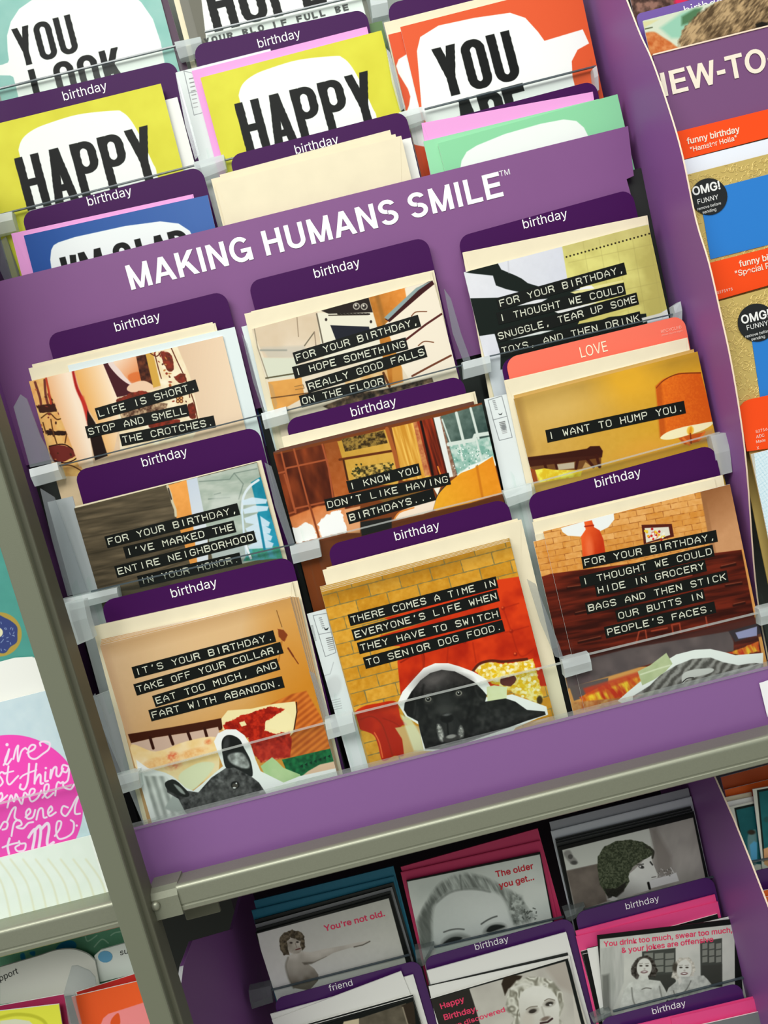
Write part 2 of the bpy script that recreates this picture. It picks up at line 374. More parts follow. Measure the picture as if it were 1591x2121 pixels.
# heavy grotesque capitals drawn as outlines on a 720 high grid
def _arc(cx, cy, rx, ry, a0, a1, tx, ty, n=10):
    o = []; i = []
    for k in range(n + 1):
        a = math.radians(a0 + (a1 - a0) * k / n); c, s = math.cos(a), math.sin(a)
        o.append((cx + (rx + tx / 2) * c, cy + (ry + ty / 2) * s)); i.append((cx + (rx - tx / 2) * c, cy + (ry - ty / 2) * s))
    return [[o[k], o[k + 1], i[k + 1], i[k]] for k in range(n)]
def _dg(x0, y0, x1, y1, t): return [[(x0 - t / 2, y0), (x0 + t / 2, y0), (x1 + t / 2, y1), (x1 - t / 2, y1)]]
def _bx(x0, y0, x1, y1): return [[(x0, y0), (x1, y0), (x1, y1), (x0, y1)]]
_V = lambda x, y0=0, y1=720: _bx(x, y0, x + 148, y1)
_Hh = lambda x0, x1, y, t=122: _bx(x0, y, x1, y + t)
HEAVY = {
 'M': (833, _V(70) + _V(615) + _dg(140, 720, 417, 0, 128) + _dg(693, 720, 417, 0, 128)), 'A': (722, _dg(92, 0, 361, 720, 156) + _dg(630, 0, 361, 720, 156) + _Hh(200, 522, 165, 112)),
 'K': (722, _V(73) + _dg(180, 240, 585, 720, 186) + _dg(625, 0, 370, 400, 176)), 'I': (278, _V(65)), 'N': (722, _V(69) + _V(505) + _dg(143, 720, 579, 0, 150)),
 'G': (778, _arc(385, 360, 272, 305, 42, 325, 146, 124, 18) + _V(568, 0, 372) + _Hh(390, 640, 260, 112)), 'H': (722, _V(71) + _V(503) + _Hh(150, 560, 308)),
 'U': (722, _V(71, 230) + _V(503, 230) + _arc(361, 236, 216, 180, 180, 360, 148, 124, 12)), 'S': (667, _arc(325, 520, 200, 146, 18, 268, 142, 118, 14) + _arc(342, 202, 212, 150, 198 - 360, 92, 142, 118, 14)),
 'L': (611, _V(76) + _Hh(76, 580, 0)), 'E': (667, _V(76) + _Hh(76, 620, 0) + _Hh(76, 610, 598) + _Hh(76, 580, 308)), 'T': (611, _V(232) + _Hh(14, 598, 598)),
 'W': (944, _dg(84, 720, 250, 0, 146) + _dg(250, 0, 472, 720, 140) + _dg(472, 720, 694, 0, 140) + _dg(694, 0, 860, 720, 146)), 'O': (778, _arc(389, 360, 276, 305, 0, 360, 148, 124, 24)), '-': (333, _Hh(27, 306, 230, 128)), ' ': (278, []),
}
def heavy_text(txt, p0, p1, cap_px, place, parent, m, skew=0.0, Minv=None):
    Wd = sum(HEAVY[c][0] for c in txt); a, b = place(*p0), place(*p1); ex = b - a; L = ex.length; ex.normalize()
    n = (place(p0[0], p0[1] - 50) - a).cross(ex); n.normalize(); ey = ex.cross(n); ey = ey if ey.z > 0 else -ey
    no = ex.cross(ey); no = no if no.y < 0 else -no
    kx = L / Wd; ky = cap_px / F * (a - CAM).dot(FWD) / 720; V, Fc = [], []; x = 0; j = 0; Mi = Minv or parent.matrix_world.inverted()
    for c in txt:
        for q in HEAVY[c][1]:
            j += 1; k = len(V); V += [Mi @ (a + ex * ((x + u) * kx + v * ky * skew) + ey * (v * ky) + no * (2e-6 * (j % 23))) for u, v in q]
            ar = sum(q[i][0] * q[(i + 1) % 4][1] - q[(i + 1) % 4][0] * q[i][1] for i in range(4))
            Fc.append((k, k + 1, k + 2, k + 3) if ar > 0 else (k + 3, k + 2, k + 1, k))
        x += HEAVY[c][0]
    if XMIN[0] is not None:
        Mw = parent.matrix_world; V = [Mw.inverted() @ Vector((max((Mw @ v).x, XMIN[0]), (Mw @ v).y, (Mw @ v).z)) for v in V]
    return link('lettering', mesh('lettering', V, Fc), m, parent)
# ------------------------------------------------------------------ materials
M_PAPER = mat('card_paper', (240, 240, 234), .6); M_CREAM = mat('cream_paper', (236, 224, 194), .65, .25, noise=.03, nscale=60, bump=.15)
M_TAB = mat('dark_purple_tab', (66, 18, 80), .4, .1); M_PURPLE = mat('purple_board', (132, 84, 138), .45, .25, noise=.015, nscale=40)
M_PANEL = mat('purple_laminate', (142, 90, 156), .45, .25); M_TAPE = mat('black_tape', (14, 17, 14), .4, .2); M_EMB = mat('embossed_white', (226, 228, 208), .6)
M_WHITE = mat('white_print', (250, 248, 250), .5); M_METAL = mat('champagne_metal', (150, 152, 134), .42, .5, .6, noise=.03, nscale=900)
M_POST = mat('painted_steel', (124, 127, 108), .42, .5, .3, bump=.1, nscale=1500); M_DARK = mat('dark_rack_steel', (34, 38, 34), .5); M_PINKENV = mat('pink_paper', (236, 160, 220), .6)
M_CLEAR = plastic('clear_acrylic', (215, 228, 224), .006, .1, .004); M_EDGE = plastic('acrylic_edge', (96, 110, 118), .8, .2, .1); M_EDGEW = plastic('pale_acrylic_edge', (236, 240, 236), .38, .2, .1)
M_FROST = plastic('frosted_clip', (236, 244, 244), .74, .25, .05); M_HAZE = plastic('hazy_fin', (176, 182, 190), .28, .2, .08)
M_EDGEC = mat('cream_panel_edge', (250, 224, 200), .5)
Y1, Y2, Y3, YA, YB, YC, YH = .0358, .0155, -.002, .098, .077, .0565, .0490
Z_1, Z_2, Z_3 = Zv(-430, Y1) - .172, Zv(-160, Y2) - .172, Zv(122, Y3) - .165
Z_C, Z_B, Z_A = Zv(-740, YC) - .178, Zv(-972, YB) - .178, Zv(-1290, YA) - .178
YL1, YL2, YL3 = .143, .121, .099
Z_L1, Z_L2, Z_L3 = Zv(778, YL1) - .178, Zv(1001, YL2) - .178, Zv(1190, YL3) - .178

class Sheet: pass
def sheet(name, label, cat, tl, tr, y, bot, front=None, edge=None, group=None, lean=.02, t=.0008, rnd=0, art=None, ppm=4000, hh=.14, leaves=False, rough=.42, base=(255, 255, 255), kind=None, parent=None):
    s = Sheet()
    if XMIN[0] is not None:      # keep the sheet on its own side of the panel
        while P(*tl, y).x < XMIN[0]: tl = (tl[0] + (tr[0] - tl[0]) * .01, tl[1] + (tr[1] - tl[1]) * .01)
    p = P(*tl, y); n = Vector((0, -math.cos(lean), math.sin(lean)))
    r = ray(*tr); q = CAM + r * ((p - CAM).dot(n) / r.dot(n))
    ux = (q - p); s.w = ux.length; ux.normalize(); uz = n.cross(ux) * -1; uz = ux.cross(-n); uz.normalize()
    if uz.z < 0: uz = -uz
    top = (p + q) / 2; s.h = (top.z - bot) / uz.z; org = top - uz * s.h; s.t = t
    s.M = Matrix(((ux.x, -n.x, uz.x, org.x), (ux.y, -n.y, uz.y, org.y), (ux.z, -n.z, uz.z, org.z), (0, 0, 0, 1))); s.Mi = s.M.inverted(); s.n = n; s.p = p
    s.front = front or M_PAPER; s.edge = edge or M_PAPER
    if art:
        hh = min(hh, s.h); A = Art(s.M, s.w, s.h, ppm, base, hh); art(A); img = A.image(name)
        m = bpy.data.materials.new('printed_' + name); m.use_nodes = True; nt = m.node_tree; b = nt.nodes['Principled BSDF']
        tn = nt.nodes.new('ShaderNodeTexImage'); tn.image = img; tn.extension = 'EXTEND'; nt.links.new(tn.outputs[0], b.inputs['Base Color'])
        b.inputs['Roughness'].default_value = rough; b.inputs['Specular IOR Level'].default_value = .12
        s.front = m
    def body(nm, y0, y1, fm):
        w, h = s.w, s.h
        pts = [(x - w / 2, z) for x, z in (rrect(w, h, rnd) if rnd else [(0, 0), (w, 0), (w, h), (0, h)])]; k = len(pts)
        V = [(x, y0, z) for x, z in pts] + [(x, y1, z) for x, z in pts]
        Fc = [tuple(range(k)), tuple(range(k, 2 * k))[::-1]] + [(i, k + i, k + (i + 1) % k, (i + 1) % k) for i in range(k)]
        me = mesh(nm, V, Fc, [0, 1] + [1] * k); uv = me.uv_layers.new(name='UVMap'); H2 = hh if art else s.h
        for lp in me.loops:
            v = me.vertices[lp.vertex_index].co; uv.data[lp.index].uv = (v.x / w + .5, (v.z - (s.h - H2)) / H2)
        return me, [fm, s.edge]
    if leaves:
        s.o = bpy.data.objects.new(name, None); COL.objects.link(s.o); s.o.empty_display_size = .01; s.o.matrix_world = s.M
        link('front_leaf', *body('front_leaf', 0, t * .42, s.front), s.o); link('back_leaf', *body('back_leaf', t * .5, t, s.edge), s.o)
    else:
        s.o = link(name, *body(name, 0, t, s.front), None, s.M)
    if parent is None: tag(s.o, label, cat, group, kind)
    def place(px, py, off=0.0002):
        r = ray(px, py); o = s.p + n * off; return CAM + r * ((o - CAM).dot(n) / r.dot(n))
    s.place = place
    return s
def words(s, body, p0, p1, m=None, bold=0.0, ysc=1.0, skew=0.0, spacing=1.0, off=.0002):
    return lettering(body, p0, p1, lambda x, y: s.place(x, y, off), s.o, m or M_WHITE, bold, ysc, skew, spacing, Minv=s.Mi)
def tape(s, p0, p1, txt, hpx=24.5):
    a, b = s.Mi @ s.place(*p0, 0), s.Mi @ s.place(*p1, 0); L = (b - a).length; ang = math.atan2(b.z - a.z, b.x - a.x)
    h = hpx / F * (s.p - CAM).dot(FWD) * 1.02; c = (a + b) / 2
    Mx = T(Vector((c.x, 0, c.z))) @ Matrix.Rotation(-ang, 4, 'Y')
    V = [(x * L / 2, y, z * h / 2) for y in (-.00022, 0) for x, z in ((-1, -1), (1, -1), (1, 1), (-1, 1))]
    Fc = [(0, 1, 2, 3), (7, 6, 5, 4), (0, 4, 5, 1), (1, 5, 6, 2), (2, 6, 7, 3), (3, 7, 4, 0)]
    o = bpy.data.objects.new('label_tape', mesh('label_tape', V, Fc)); COL.objects.link(o); o.data.materials.append(M_TAPE)
    o.parent = s.o; o.matrix_local = Mx
    if txt:
        V2, F2 = tape_letters(txt, L, h, 0)
        t = bpy.data.objects.new('lettering', mesh('lettering', [(v[0], -.00030, v[1] - h / 2) for v in V2], F2)); COL.objects.link(t); t.data.materials.append(M_EMB); t.parent = o
def tab(label, tl, tr, y, bot, text=None, c=None, w=97, m=None, tm=None, rnd=.008, group=None, tsc=1.0, bold=0.0):
    s = sheet('divider_tab', label, 'divider', tl, tr, y, bot, m or M_TAB, m or M_TAB, rnd=rnd, t=.0006, group=group)
    if text:
        dx, dy = w / 2 * math.cos(math.radians(14.4)), w / 2 * math.sin(math.radians(14.4))
        words(s, text, (c[0] - dx, c[1] + dy), (c[0] + dx, c[1] - dy), tm or M_WHITE, max(0, bold), tsc)
    return s
def envelope(label, tl, tr, y, bot, m=None, group=None, t=.0009, flap=True):
    s = sheet('envelope', label, 'envelope', tl, tr, y, bot, m or M_CREAM, m or M_CREAM, t=t, group=group)
    if flap:
        w, h = s.w, s.h; e = .0035
        pts = [(-w / 2 + .0006, h - .0005), (w / 2 - .0006, h - .0005), (w / 2 - .012, h - .052), (-w / 2 + .012, h - .052)]
        V = [(x, yy, z) for yy in (-.00018, 0) for x, z in pts]
        link('flap', mesh('flap', V, [(3, 2, 1, 0), (4, 5, 6, 7), (0, 1, 5, 4), (1, 2, 6, 5), (2, 3, 7, 6), (3, 0, 4, 7)]), m or M_CREAM, s.o)
    return s
def pocket(label, p0, p1, y, bot, depth=.016, edge=None, fl=True):
    """clear pocket: front sheet whose upper edge runs p0..p1, floor under the cards"""
    a, b = P(*p0, y), P(*p1, y); z = (a.z + b.z) / 2; e = empty('clear_pocket', (0, y, bot - .002), label, 'pocket'); e.location.x = (a.x + b.x) / 2
    bpy.context.view_layer.update()
    V = [Vector((x, yy, zz)) - e.location for yy in (y - .0006, y + .0006) for x, zz in ((a.x, bot - .002), (b.x, bot - .002), (b.x, b.z), (a.x, a.z))]
    link('front_sheet', mesh('front_sheet', V, [(0, 1, 2, 3), (7, 6, 5, 4), (0, 4, 5, 1), (1, 5, 6, 2), (3, 7, 4, 0)]), M_CLEAR, e)
    V = [Vector((x, yy, zz)) - e.location for yy in (y - .0011, y + .0007) for x, zz in ((a.x, a.z), (b.x, b.z), (b.x, b.z + .0009), (a.x, a.z + .0009))]
    link('top_edge', mesh('top_edge', V, [(0, 1, 2, 3), (7, 6, 5, 4), (0, 4, 5, 1), (1, 5, 6, 2), (2, 6, 7, 3), (3, 7, 4, 0)]), edge or M_EDGE, e)
    box('floor', (a.x, y + .0006, bot - .0022), (b.x, y + depth, bot - .0006), M_CLEAR, e)
    return e
def clip(label, tl, tr, br, bl, y, fin=None, group=None, m=None):
    """frosted corner clip where pocket fronts meet, with its hazy divider fin"""
    q = [P(*c, y - .0028) for c in (bl, br, tr, tl)]; org = Vector((sum(v.x for v in q) / 4, y, min(v.z for v in q)))
    e = empty('pocket_divider', org, label, 'divider', group); bpy.context.view_layer.update()
    mid = [(q[0] * .45 + q[3] * .55), (q[1] * .45 + q[2] * .55)]
    ring = [q[0], q[1], mid[1] + Vector((0, -.0015, 0)), q[2], q[3], mid[0] + Vector((0, -.0015, 0))]
    V = [v - org for v in ring] + [v + Vector((0, .0075, 0)) - org for v in ring]; n = 6
    link('clip', mesh('clip', V, [(0, 1, 2, 5), (5, 2, 3, 4)] + [(i, i + n, (i + 1) % n + n, (i + 1) % n) for i in range(n)]), m or M_FROST, e)
    xm = (q[2].x + q[3].x) / 2; zt = q[3].z + .012
    V = [Vector((xx, yy, zz)) - org for xx in (xm - .0005, xm + .0005) for yy, zz in ((y + .0005, org.z - .05), (y + .0115, org.z - .05), (y + .0115, zt), (y + .0005, zt - .004))]
    link('side_plate', mesh('side_plate', V, [(0, 1, 2, 3), (7, 6, 5, 4), (0, 4, 5, 1), (1, 5, 6, 2), (2, 6, 7, 3), (3, 7, 4, 0)]), M_CLEAR, e)
    if fin:
        f = [P(*c, y - .0005) for c in fin]; k = len(f)
        V = [v - org for v in f] + [v + Vector((0, .0011, 0)) - org for v in f]
        link('fin', mesh('fin', V, [tuple(range(k)), tuple(range(k, 2 * k))[::-1]] + [(i, i + k, (i + 1) % k + k, (i + 1) % k) for i in range(k)]), M_HAZE, e)
    return e
def sheared(pts, y, name, label, cat, m, t=.0012, parent=None, kind=None, org=None):
    """flat board in the upright plane y with its outline given by sight lines"""
    q = [P(*c, y) for c in pts]; n = len(q)
    if XMIN[0] is not None:
        for v in q: v.x = max(v.x, XMIN[0])
    org = org or Vector((sum(v.x for v in q) / n, y, min(v.z for v in q)))
    V = [v - org for v in q] + [v + Vector((0, t, 0)) - org for v in q]
    me = mesh(name, V, [tuple(range(n)), tuple(range(n, 2 * n))[::-1]] + [(i, i + n, (i + 1) % n + n, (i + 1) % n) for i in range(n)])
    bm = bmesh.new(); bm.from_mesh(me); bmesh.ops.recalc_face_normals(bm, faces=bm.faces); bm.to_mesh(me); bm.free()
    o = link(name, me, m, parent, T(org - (parent.matrix_world.translation if parent else Vector())))
    if not parent: tag(o, label, cat, None, kind)
    bpy.context.view_layer.update()
    return o

# ================================================================== structure
XP = .2309
XLFT = -.2345
tag(box('wall_back', (-1.2, .30, -1.4), (1.4, .33, 1.6), mat('back_wall_paint', (70, 74, 70), .8)), kind='structure')
tag(box('floor', (-1.6, -2.6, -1.43), (1.8, .33, -1.4), mat('store_floor_vinyl', (196, 192, 180), .4, noise=.04, nscale=6)), kind='structure')
# header board
zt = .5 * (P(0, 582, YH).z + P(1300, 262, YH).z)
hb = sheared([(-40, 592), (1301, 261), (1313, 364), (1298, 371), (1372, 640), (-10, 980)], YH, 'header_sign', 'purple header board reading MAKING HUMANS SMILE above the pockets', 'sign', M_PURPLE)
pl = lambda x, y: P(x, y, YH - .0003)
heavy_text('MAKING HUMANS SMILE', (268, 602), (1047, 405), 50, pl, hb, M_WHITE)
lettering('TM', (1036, 366), (1057, 361), pl, hb, M_WHITE)
# dark rack back behind the two lower rows
tag(box('rack_back_panel', (XLFT, .0545, -.235), (XP + .004, .0575, Zv(-560, .055)), M_DARK), 'dark steel back panel behind the lower pocket rows', 'panel')
tag(box('upper_back_panel', (XLFT - .09, .122, Zv(-700, .12)), (XP - .001, .126, .75), mat('grey_back_panel', (150, 158, 150), .5)), 'grey back panel behind the speech bubble cards', 'panel')
# side panels
def side_panel(label, x, t, front, yb, ztop, zbot, edge_m, parent_y0=None):
    f = [PX(*c, x) for c in (smooth_pts(front, False, 4) if len(front) > 6 and ztop > .3 else front)]; prof = [(max(v.y, -.03), v.z) for v in f]
    pts = [(yb, ztop)] + ([(prof[0][0], ztop)] if prof[0][1] < ztop - .001 else []) + prof + ([(prof[-1][0], zbot)] if prof[-1][1] > zbot + .001 else []) + [(yb, zbot)]
    o = prism('side_panel', pts, 'x', x, x + t, M_PANEL); tag(o, label, 'panel')
    bpy.context.view_layer.update()
    s = 1 if t > 0 else -1; V = []; base = o.matrix_world.translation; pr = pts[1:-1]
    for (yy, zz) in pr:
        for xx in (x - s * .00005, x + t + s * .00005): V += [Vector((xx, yy - .00015, zz)) - base]
    Fc = [(2 * i, 2 * i + 1, 2 * i + 3, 2 * i + 2) for i in range(len(pr) - 1)]
    link('edge_band', mesh('edge_band', V, Fc), edge_m, o)
    return o
side_panel('tall purple side panel with a curved cream edge beside the pockets', XP, .0009,
           [(1240, -150), (1297, 0), (1325, 72), (1350, 127), (1385, 228), (1412, 322), (1440, 455), (1467, 545), (1490, 645), (1512, 745), (1533, 870), (1546, 980), (1557, 1130), (1563, 1200), (1571, 1265), (1577, 1300)], .29, .60, -.19, M_EDGEC)
side_panel('purple side panel behind the metal post, left of the pockets', XLFT, -.0025,
           [(-150, 560), (-60, 740), (0, 895), (30, 968), (60, 1056), (85, 1136), (102, 1195), (127, 1246)], .12, .30, -.10, mat('purple_edge', (110, 66, 120), .5))
side_panel('dark purple side panel with a pale edge under the shelf, right', .205, .0012,
           [(1470, 1590), (1482, 1615), (1520, 1700), (1556, 1790), (1591, 1880), (1640, 2010), (1700, 2200)], .26, Zv(560, .1), -.62, M_EDGEC)
side_panel('purple side panel with a faceted pale edge under the shelf, beside the post', -.2266, -.003,
           [(482, 1924), (399, 1948), (380, 2000), (374, 2048), (395, 2125), (440, 2300)], .26, PX(482, 1924, -.2266).z, -.62, mat('pale_panel_edge', (225, 225, 228), .5))
# post
q0, q1 = P(145, 1600, -.05).x, P(198, 1600, -.05).x
po = empty('upright_post', ((q0 + q1) / 2, -.04, -.7), 'tall metal upright post between the two bays', 'post'); bpy.context.view_layer.update()
box('post_body', (q0, -.05, -.7), (q1, -.034, .55), M_POST, po, bev=.0012)
box('post_shaded_side', (q1 - .001, -.045, -.7), (q1 + .0035, -.030, .55), mat('shaded_steel', (96, 96, 80), .5, .5, .2), po, bev=.001)  # post's side face, its shade put into a darker steel colour
# strip + rail
YS = -.014
st_ = sheared([(262, 1722), (1640, 1371), (1640, 1527), (300, 1844)], YS, 'shelf_sign', 'blank purple strip along the shelf front above the metal rail', 'sign', mat('purple_strip', (148, 97, 160), .45, .25), t=.003)
cz0, cz1 = Zv(503, YS - .001), Zv(511, YS - .001)
sheared([(262, 1713), (1640, 1362), (1640, 1373), (262, 1724)], YS - .0012, 'cover_lip', None, None, plastic('cover_lip_clear', (225, 230, 228), .16, .1, .14), .0035, parent=st_)
sheared([(262, 1724), (1640, 1373), (1640, 1527), (300, 1844)], YS - .0012, 'clear_cover', None, None, plastic('strip_cover', (200, 190, 215), .006, .3, .008), .0008, parent=st_)
sheared([(1573, 1415), (1583, 1412), (1591, 1409), (1612, 1404), (1622, 1470), (1600, 1476), (1596, 1440), (1590, 1486)], YS - .0016, 'lettering', None, None, M_WHITE, .0002, parent=st_)
YR = -.036
zt, zb = Zv(646, YR), Zv(701, YR); Xr0 = P(362, 1835, YR).x; Xrb = P(305, 1850, YR).x
def rail(label, x0, x1):
    h = zt - zb; c = [(YR + .016, zt - .001)]
    for i in range(9):
        a = math.radians(90 + i * 11.25 * 1.0); c.append((YR + .003 + .003 * math.cos(a), zt - .003 + .003 * math.sin(a)))
    c += [(YR, zb + h * .30), (YR + .0008, zb + h * .27), (YR + .0008, zb + h * .22), (YR, zb + h * .19), (YR, zb + .001), (YR + .001, zb), (YR + .016, zb)]
    o = prism('shelf_rail', c, 'x', x0, x1, M_METAL, smooth=False); return tag(o, label, 'rail')
r1 = rail('brushed metal shelf rail under the purple strip', Xr0, .62)
bpy.context.view_layer.update()
bw = r1.matrix_world.translation
prism('end_bracket', [(YR + .016, zt + .0006), (YR + .004, zt + .0006), (YR + .0005, zt - .0012), (YR - .0012, zt - .005), (YR - .0012, zb - .0008), (YR + .016, zb - .0008)], 'x', Xrb, Xr0 + .0006, M_METAL, r1)
bc = P(322, 1877, YR - .002)
bm = bmesh.new(); bmesh.ops.create_uvsphere(bm, u_segments=14, v_segments=8, radius=.0030)
for v in bm.verts: v.co.y *= .7
me = bpy.data.meshes.new('bolt'); bm.to_mesh(me); bm.free()
for p_ in me.polygons: p_.use_smooth = True
link('bolt', me, M_METAL, r1, T(bc - bw))
xl1 = P(230, 1872, YR).x
r2 = rail('metal shelf rail of the left bay, under the pink lettering card', -.75, q0 - .0002)
# shelf board and lower back
tag(box('shelf_board', (XLFT - .004, -.018, Z_3 - .0125), (.62, .26, Z_3 - .0035), mat('shelf_steel', (60, 58, 62), .6)), 'steel shelf board between the upper and the lower pockets', 'shelf')
tag(box('lower_back_panel', (-.25, .245, -.75), (.62, .25, Z_3 - .0127), mat('lower_back', (44, 28, 48), .6)), 'dark purple back panel of the pockets under the shelf', 'panel')
tag(box('gusset_plate', (P(384, 1890, .0).x, -.003, Zv(664, 0)), (P(458, 1880, .0).x, .0, Zv(716, 0)), mat('gusset', (104, 104, 86), .5), bev=.001), 'small metal gusset plate under the rail end beside the post', 'bracket')
# ================================================================== the nine pockets of the middle section
# ---- row 1
z1 = Z(40, 640, 3.06)
def art_crotch(A):
    A.fill(grad((230, 196, 160), (60, 800), (236, 208, 176), (480, 820), 10))
    A.poly(z1(900, 150, 1330, 150, 1450, 700, 1100, 760), grad((222, 190, 158), (330, 740), (236, 210, 180), (480, 760)), 6)
    # left: patterned dress
    A.poly(z1(55, 460, 170, 435, 240, 620, 330, 860, 420, 1060, 200, 1060), tex((240, 196, 120), (226, 160, 90), 14, 2), 2)
    for pts in (z1(100, 465, 130, 560, 150, 640, 210, 620, 185, 540), z1(160, 450, 170, 560, 200, 640, 230, 600)): A.line(pts, 5, (110, 50, 40), 1.5, sm=True)
    A.poly(z1(110, 610, 220, 600, 240, 650, 130, 660), (60, 28, 20), 1.5, rag=1.5)
    A.poly(z1(165, 770, 330, 775, 320, 800, 180, 800), (44, 22, 14), 1.5, rag=2)
    A.poly(z1(190, 870, 300, 870, 360, 920, 300, 960, 220, 970), (112, 40, 34), 1.5, sm=True, rag=1.5)
    A.line(z1(190, 870, 290, 860, 370, 930, 300, 975, 215, 960), 2.4, (50, 20, 14), sm=True)
    for a in ((140, 690, 190, 660, 240, 700, 290, 680), (200, 700, 215, 780, 240, 860), (150, 720, 170, 790), (270, 690, 300, 760, 290, 850), (230, 1000, 320, 990, 400, 1030)):
        A.line(z1(*a), 2.6, (96, 56, 24), sm=True)
    for i in range(40):
        x, y = z1(random.uniform(90, 330), random.uniform(480, 1000))[0]; A.ell(x, y, random.uniform(1.5, 4), random.uniform(1, 2.5), random.choice([(120, 50, 36), (200, 110, 60), (70, 34, 20)]), random.uniform(0, 90))
    # legs
    leg = lambda X, Y: mixc((246, 196, 140), (255, 238, 214), np.clip(.5 + .5 * np.sin((X * 1.0 + Y * -.27 - 30) / 15.5), 0, 1))
    A.poly(z1(180, 430, 260, 405, 345, 390, 380, 520, 430, 680, 450, 820, 470, 985, 380, 1000, 330, 860, 250, 660, 200, 540), grad((238, 176, 120), (100, 830), (255, 232, 208), (150, 815)), 2, sm=False)
    A.poly(z1(350, 395, 430, 370, 530, 345, 580, 430, 620, 560, 640, 700, 600, 900, 560, 940, 500, 740, 440, 640, 380, 500), grad((240, 178, 100), (165, 800), (255, 234, 210), (232, 780)), 2)
    A.line(z1(340, 395, 365, 500, 410, 600, 440, 700), 5, (176, 30, 26), 3, sm=True, w2=9)
    A.line(z1(400, 560, 425, 660, 440, 730), 7, (214, 60, 44), 4, sm=True, a=.6)
    A.poly(z1(430, 640, 480, 720, 520, 800, 560, 930, 480, 960, 450, 820, 430, 720), (34, 20, 16), 2)
    A.line(z1(170, 440, 190, 540, 200, 600), 4, (190, 60, 36), 2, sm=True)
    # dress and hand
    A.poly(z1(530, 345, 600, 335, 660, 420, 740, 480, 830, 470, 830, 540, 620, 560), (72, 26, 34), 1.5)
    A.poly(z1(560, 335, 640, 325, 700, 440, 760, 480, 700, 480, 620, 420), (236, 214, 206), 1.5, sm=True)
    A.poly(z1(600, 325, 740, 290, 770, 380, 760, 450, 700, 455, 640, 390), grad((246, 214, 186), (240, 750), (226, 130, 70), (286, 790)), 2, sm=True)
    A.poly(z1(690, 420, 760, 400, 770, 460, 710, 470), (220, 110, 50), 3, sm=True, a=.8)
    A.poly(z1(740, 300, 820, 285, 850, 480, 780, 490, 760, 400), tex((46, 20, 16), (120, 60, 36), 8, 4), 1.5)
    A.poly(z1(700, 480, 790, 455, 860, 500, 800, 540, 690, 520), (240, 202, 170), 1.5, sm=True)
    A.poly(z1(800, 285, 860, 270, 915, 480, 850, 500), (214, 166, 72), 1.5)
    A.poly(z1(845, 270, 1000, 235, 1080, 420, 1150, 720, 1100, 820, 640, 900, 620, 560, 900, 500), tex((250, 238, 210), (238, 214, 170), 18, 6), 2)
    for a in ((900, 270, 960, 290, 980, 380, 940, 390, 905, 320), (985, 430, 1040, 410, 1060, 450, 1010, 470), (1070, 610, 1110, 600, 1120, 690, 1080, 690), (690, 540, 800, 520, 820, 560, 700, 580), (640, 560, 900, 520, 900, 545, 650, 600), (830, 720, 1000, 700, 1000, 740, 850, 760)):
        A.poly(z1(*a), tex((150, 50, 34), (90, 40, 26), 5, 7), 1.5, sm=True, rag=2)
    for i in range(26):
        t = random.random(); x, y = z1(900 + 160 * t + random.uniform(-50, 50), 270 + 420 * t + random.uniform(-20, 20))[0]
        A.ell(x, y, random.uniform(1.2, 4.2), random.uniform(1, 3), random.choice([(150, 60, 40), (90, 44, 28), (190, 120, 60)]), random.uniform(0, 90))
    for a in ((860, 290, 880, 370, 900, 440), (960, 240, 1000, 330, 1060, 460, 1080, 560), (830, 280, 870, 300, 900, 270), (640, 620, 760, 580, 930, 560), (630, 660, 700, 650, 880, 610), (1090, 540, 1110, 600, 1130, 700)):
        A.line(z1(*a), 2.2, (96, 42, 26), sm=True)
    for k in range(4): A.ell(*z1(1005 + 22 * (k % 2), 565 + 20 * (k // 2))[0], 4, 4, (120, 60, 30)); A.ell(*z1(1005 + 22 * (k % 2), 565 + 20 * (k // 2))[0], 2, 2, (230, 180, 110))
    A.poly(z1(630, 640, 880, 590, 940, 600, 930, 640, 650, 700), tex((60, 30, 20), (220, 190, 150), 6, 8), 2)
s = sheet('greeting_card', 'card of bare legs and a floral robe captioned LIFE IS SHORT', 'card', (60, 790), (461, 696), Y1, Z_1, art=art_crotch, leaves=True, ppm=4300, hh=.1)
tape(s, (200, 858), (408.6, 798), 'LIFE IS SHORT.'); tape(s, (179, 895.5), (389.7, 849), 'STOP AND SMELL'); tape(s, (250, 912), (445, 872.7), 'THE CROTCHES.')
sheet('greeting_card', 'white back edge of a card sticking out right of the bare legs card', 'card', (140, 757), (486, 677), Y1 + .0013, Z_1, mat('cool_paper', (222, 232, 232), .5))
envelope('cream envelope right behind the bare legs card', (59, 763), (446, 669), Y1 + .0024, Z_1)
envelope('cream envelope peeping over the first one behind the bare legs card', (66, 755), (440, 667), Y1 + .0038, Z_1, flap=False)
tab('dark purple birthday divider above the bare legs card', (96, 694), (466, 602), Y1 + .0085, Z_1, 'birthday', (287, 675), 96)

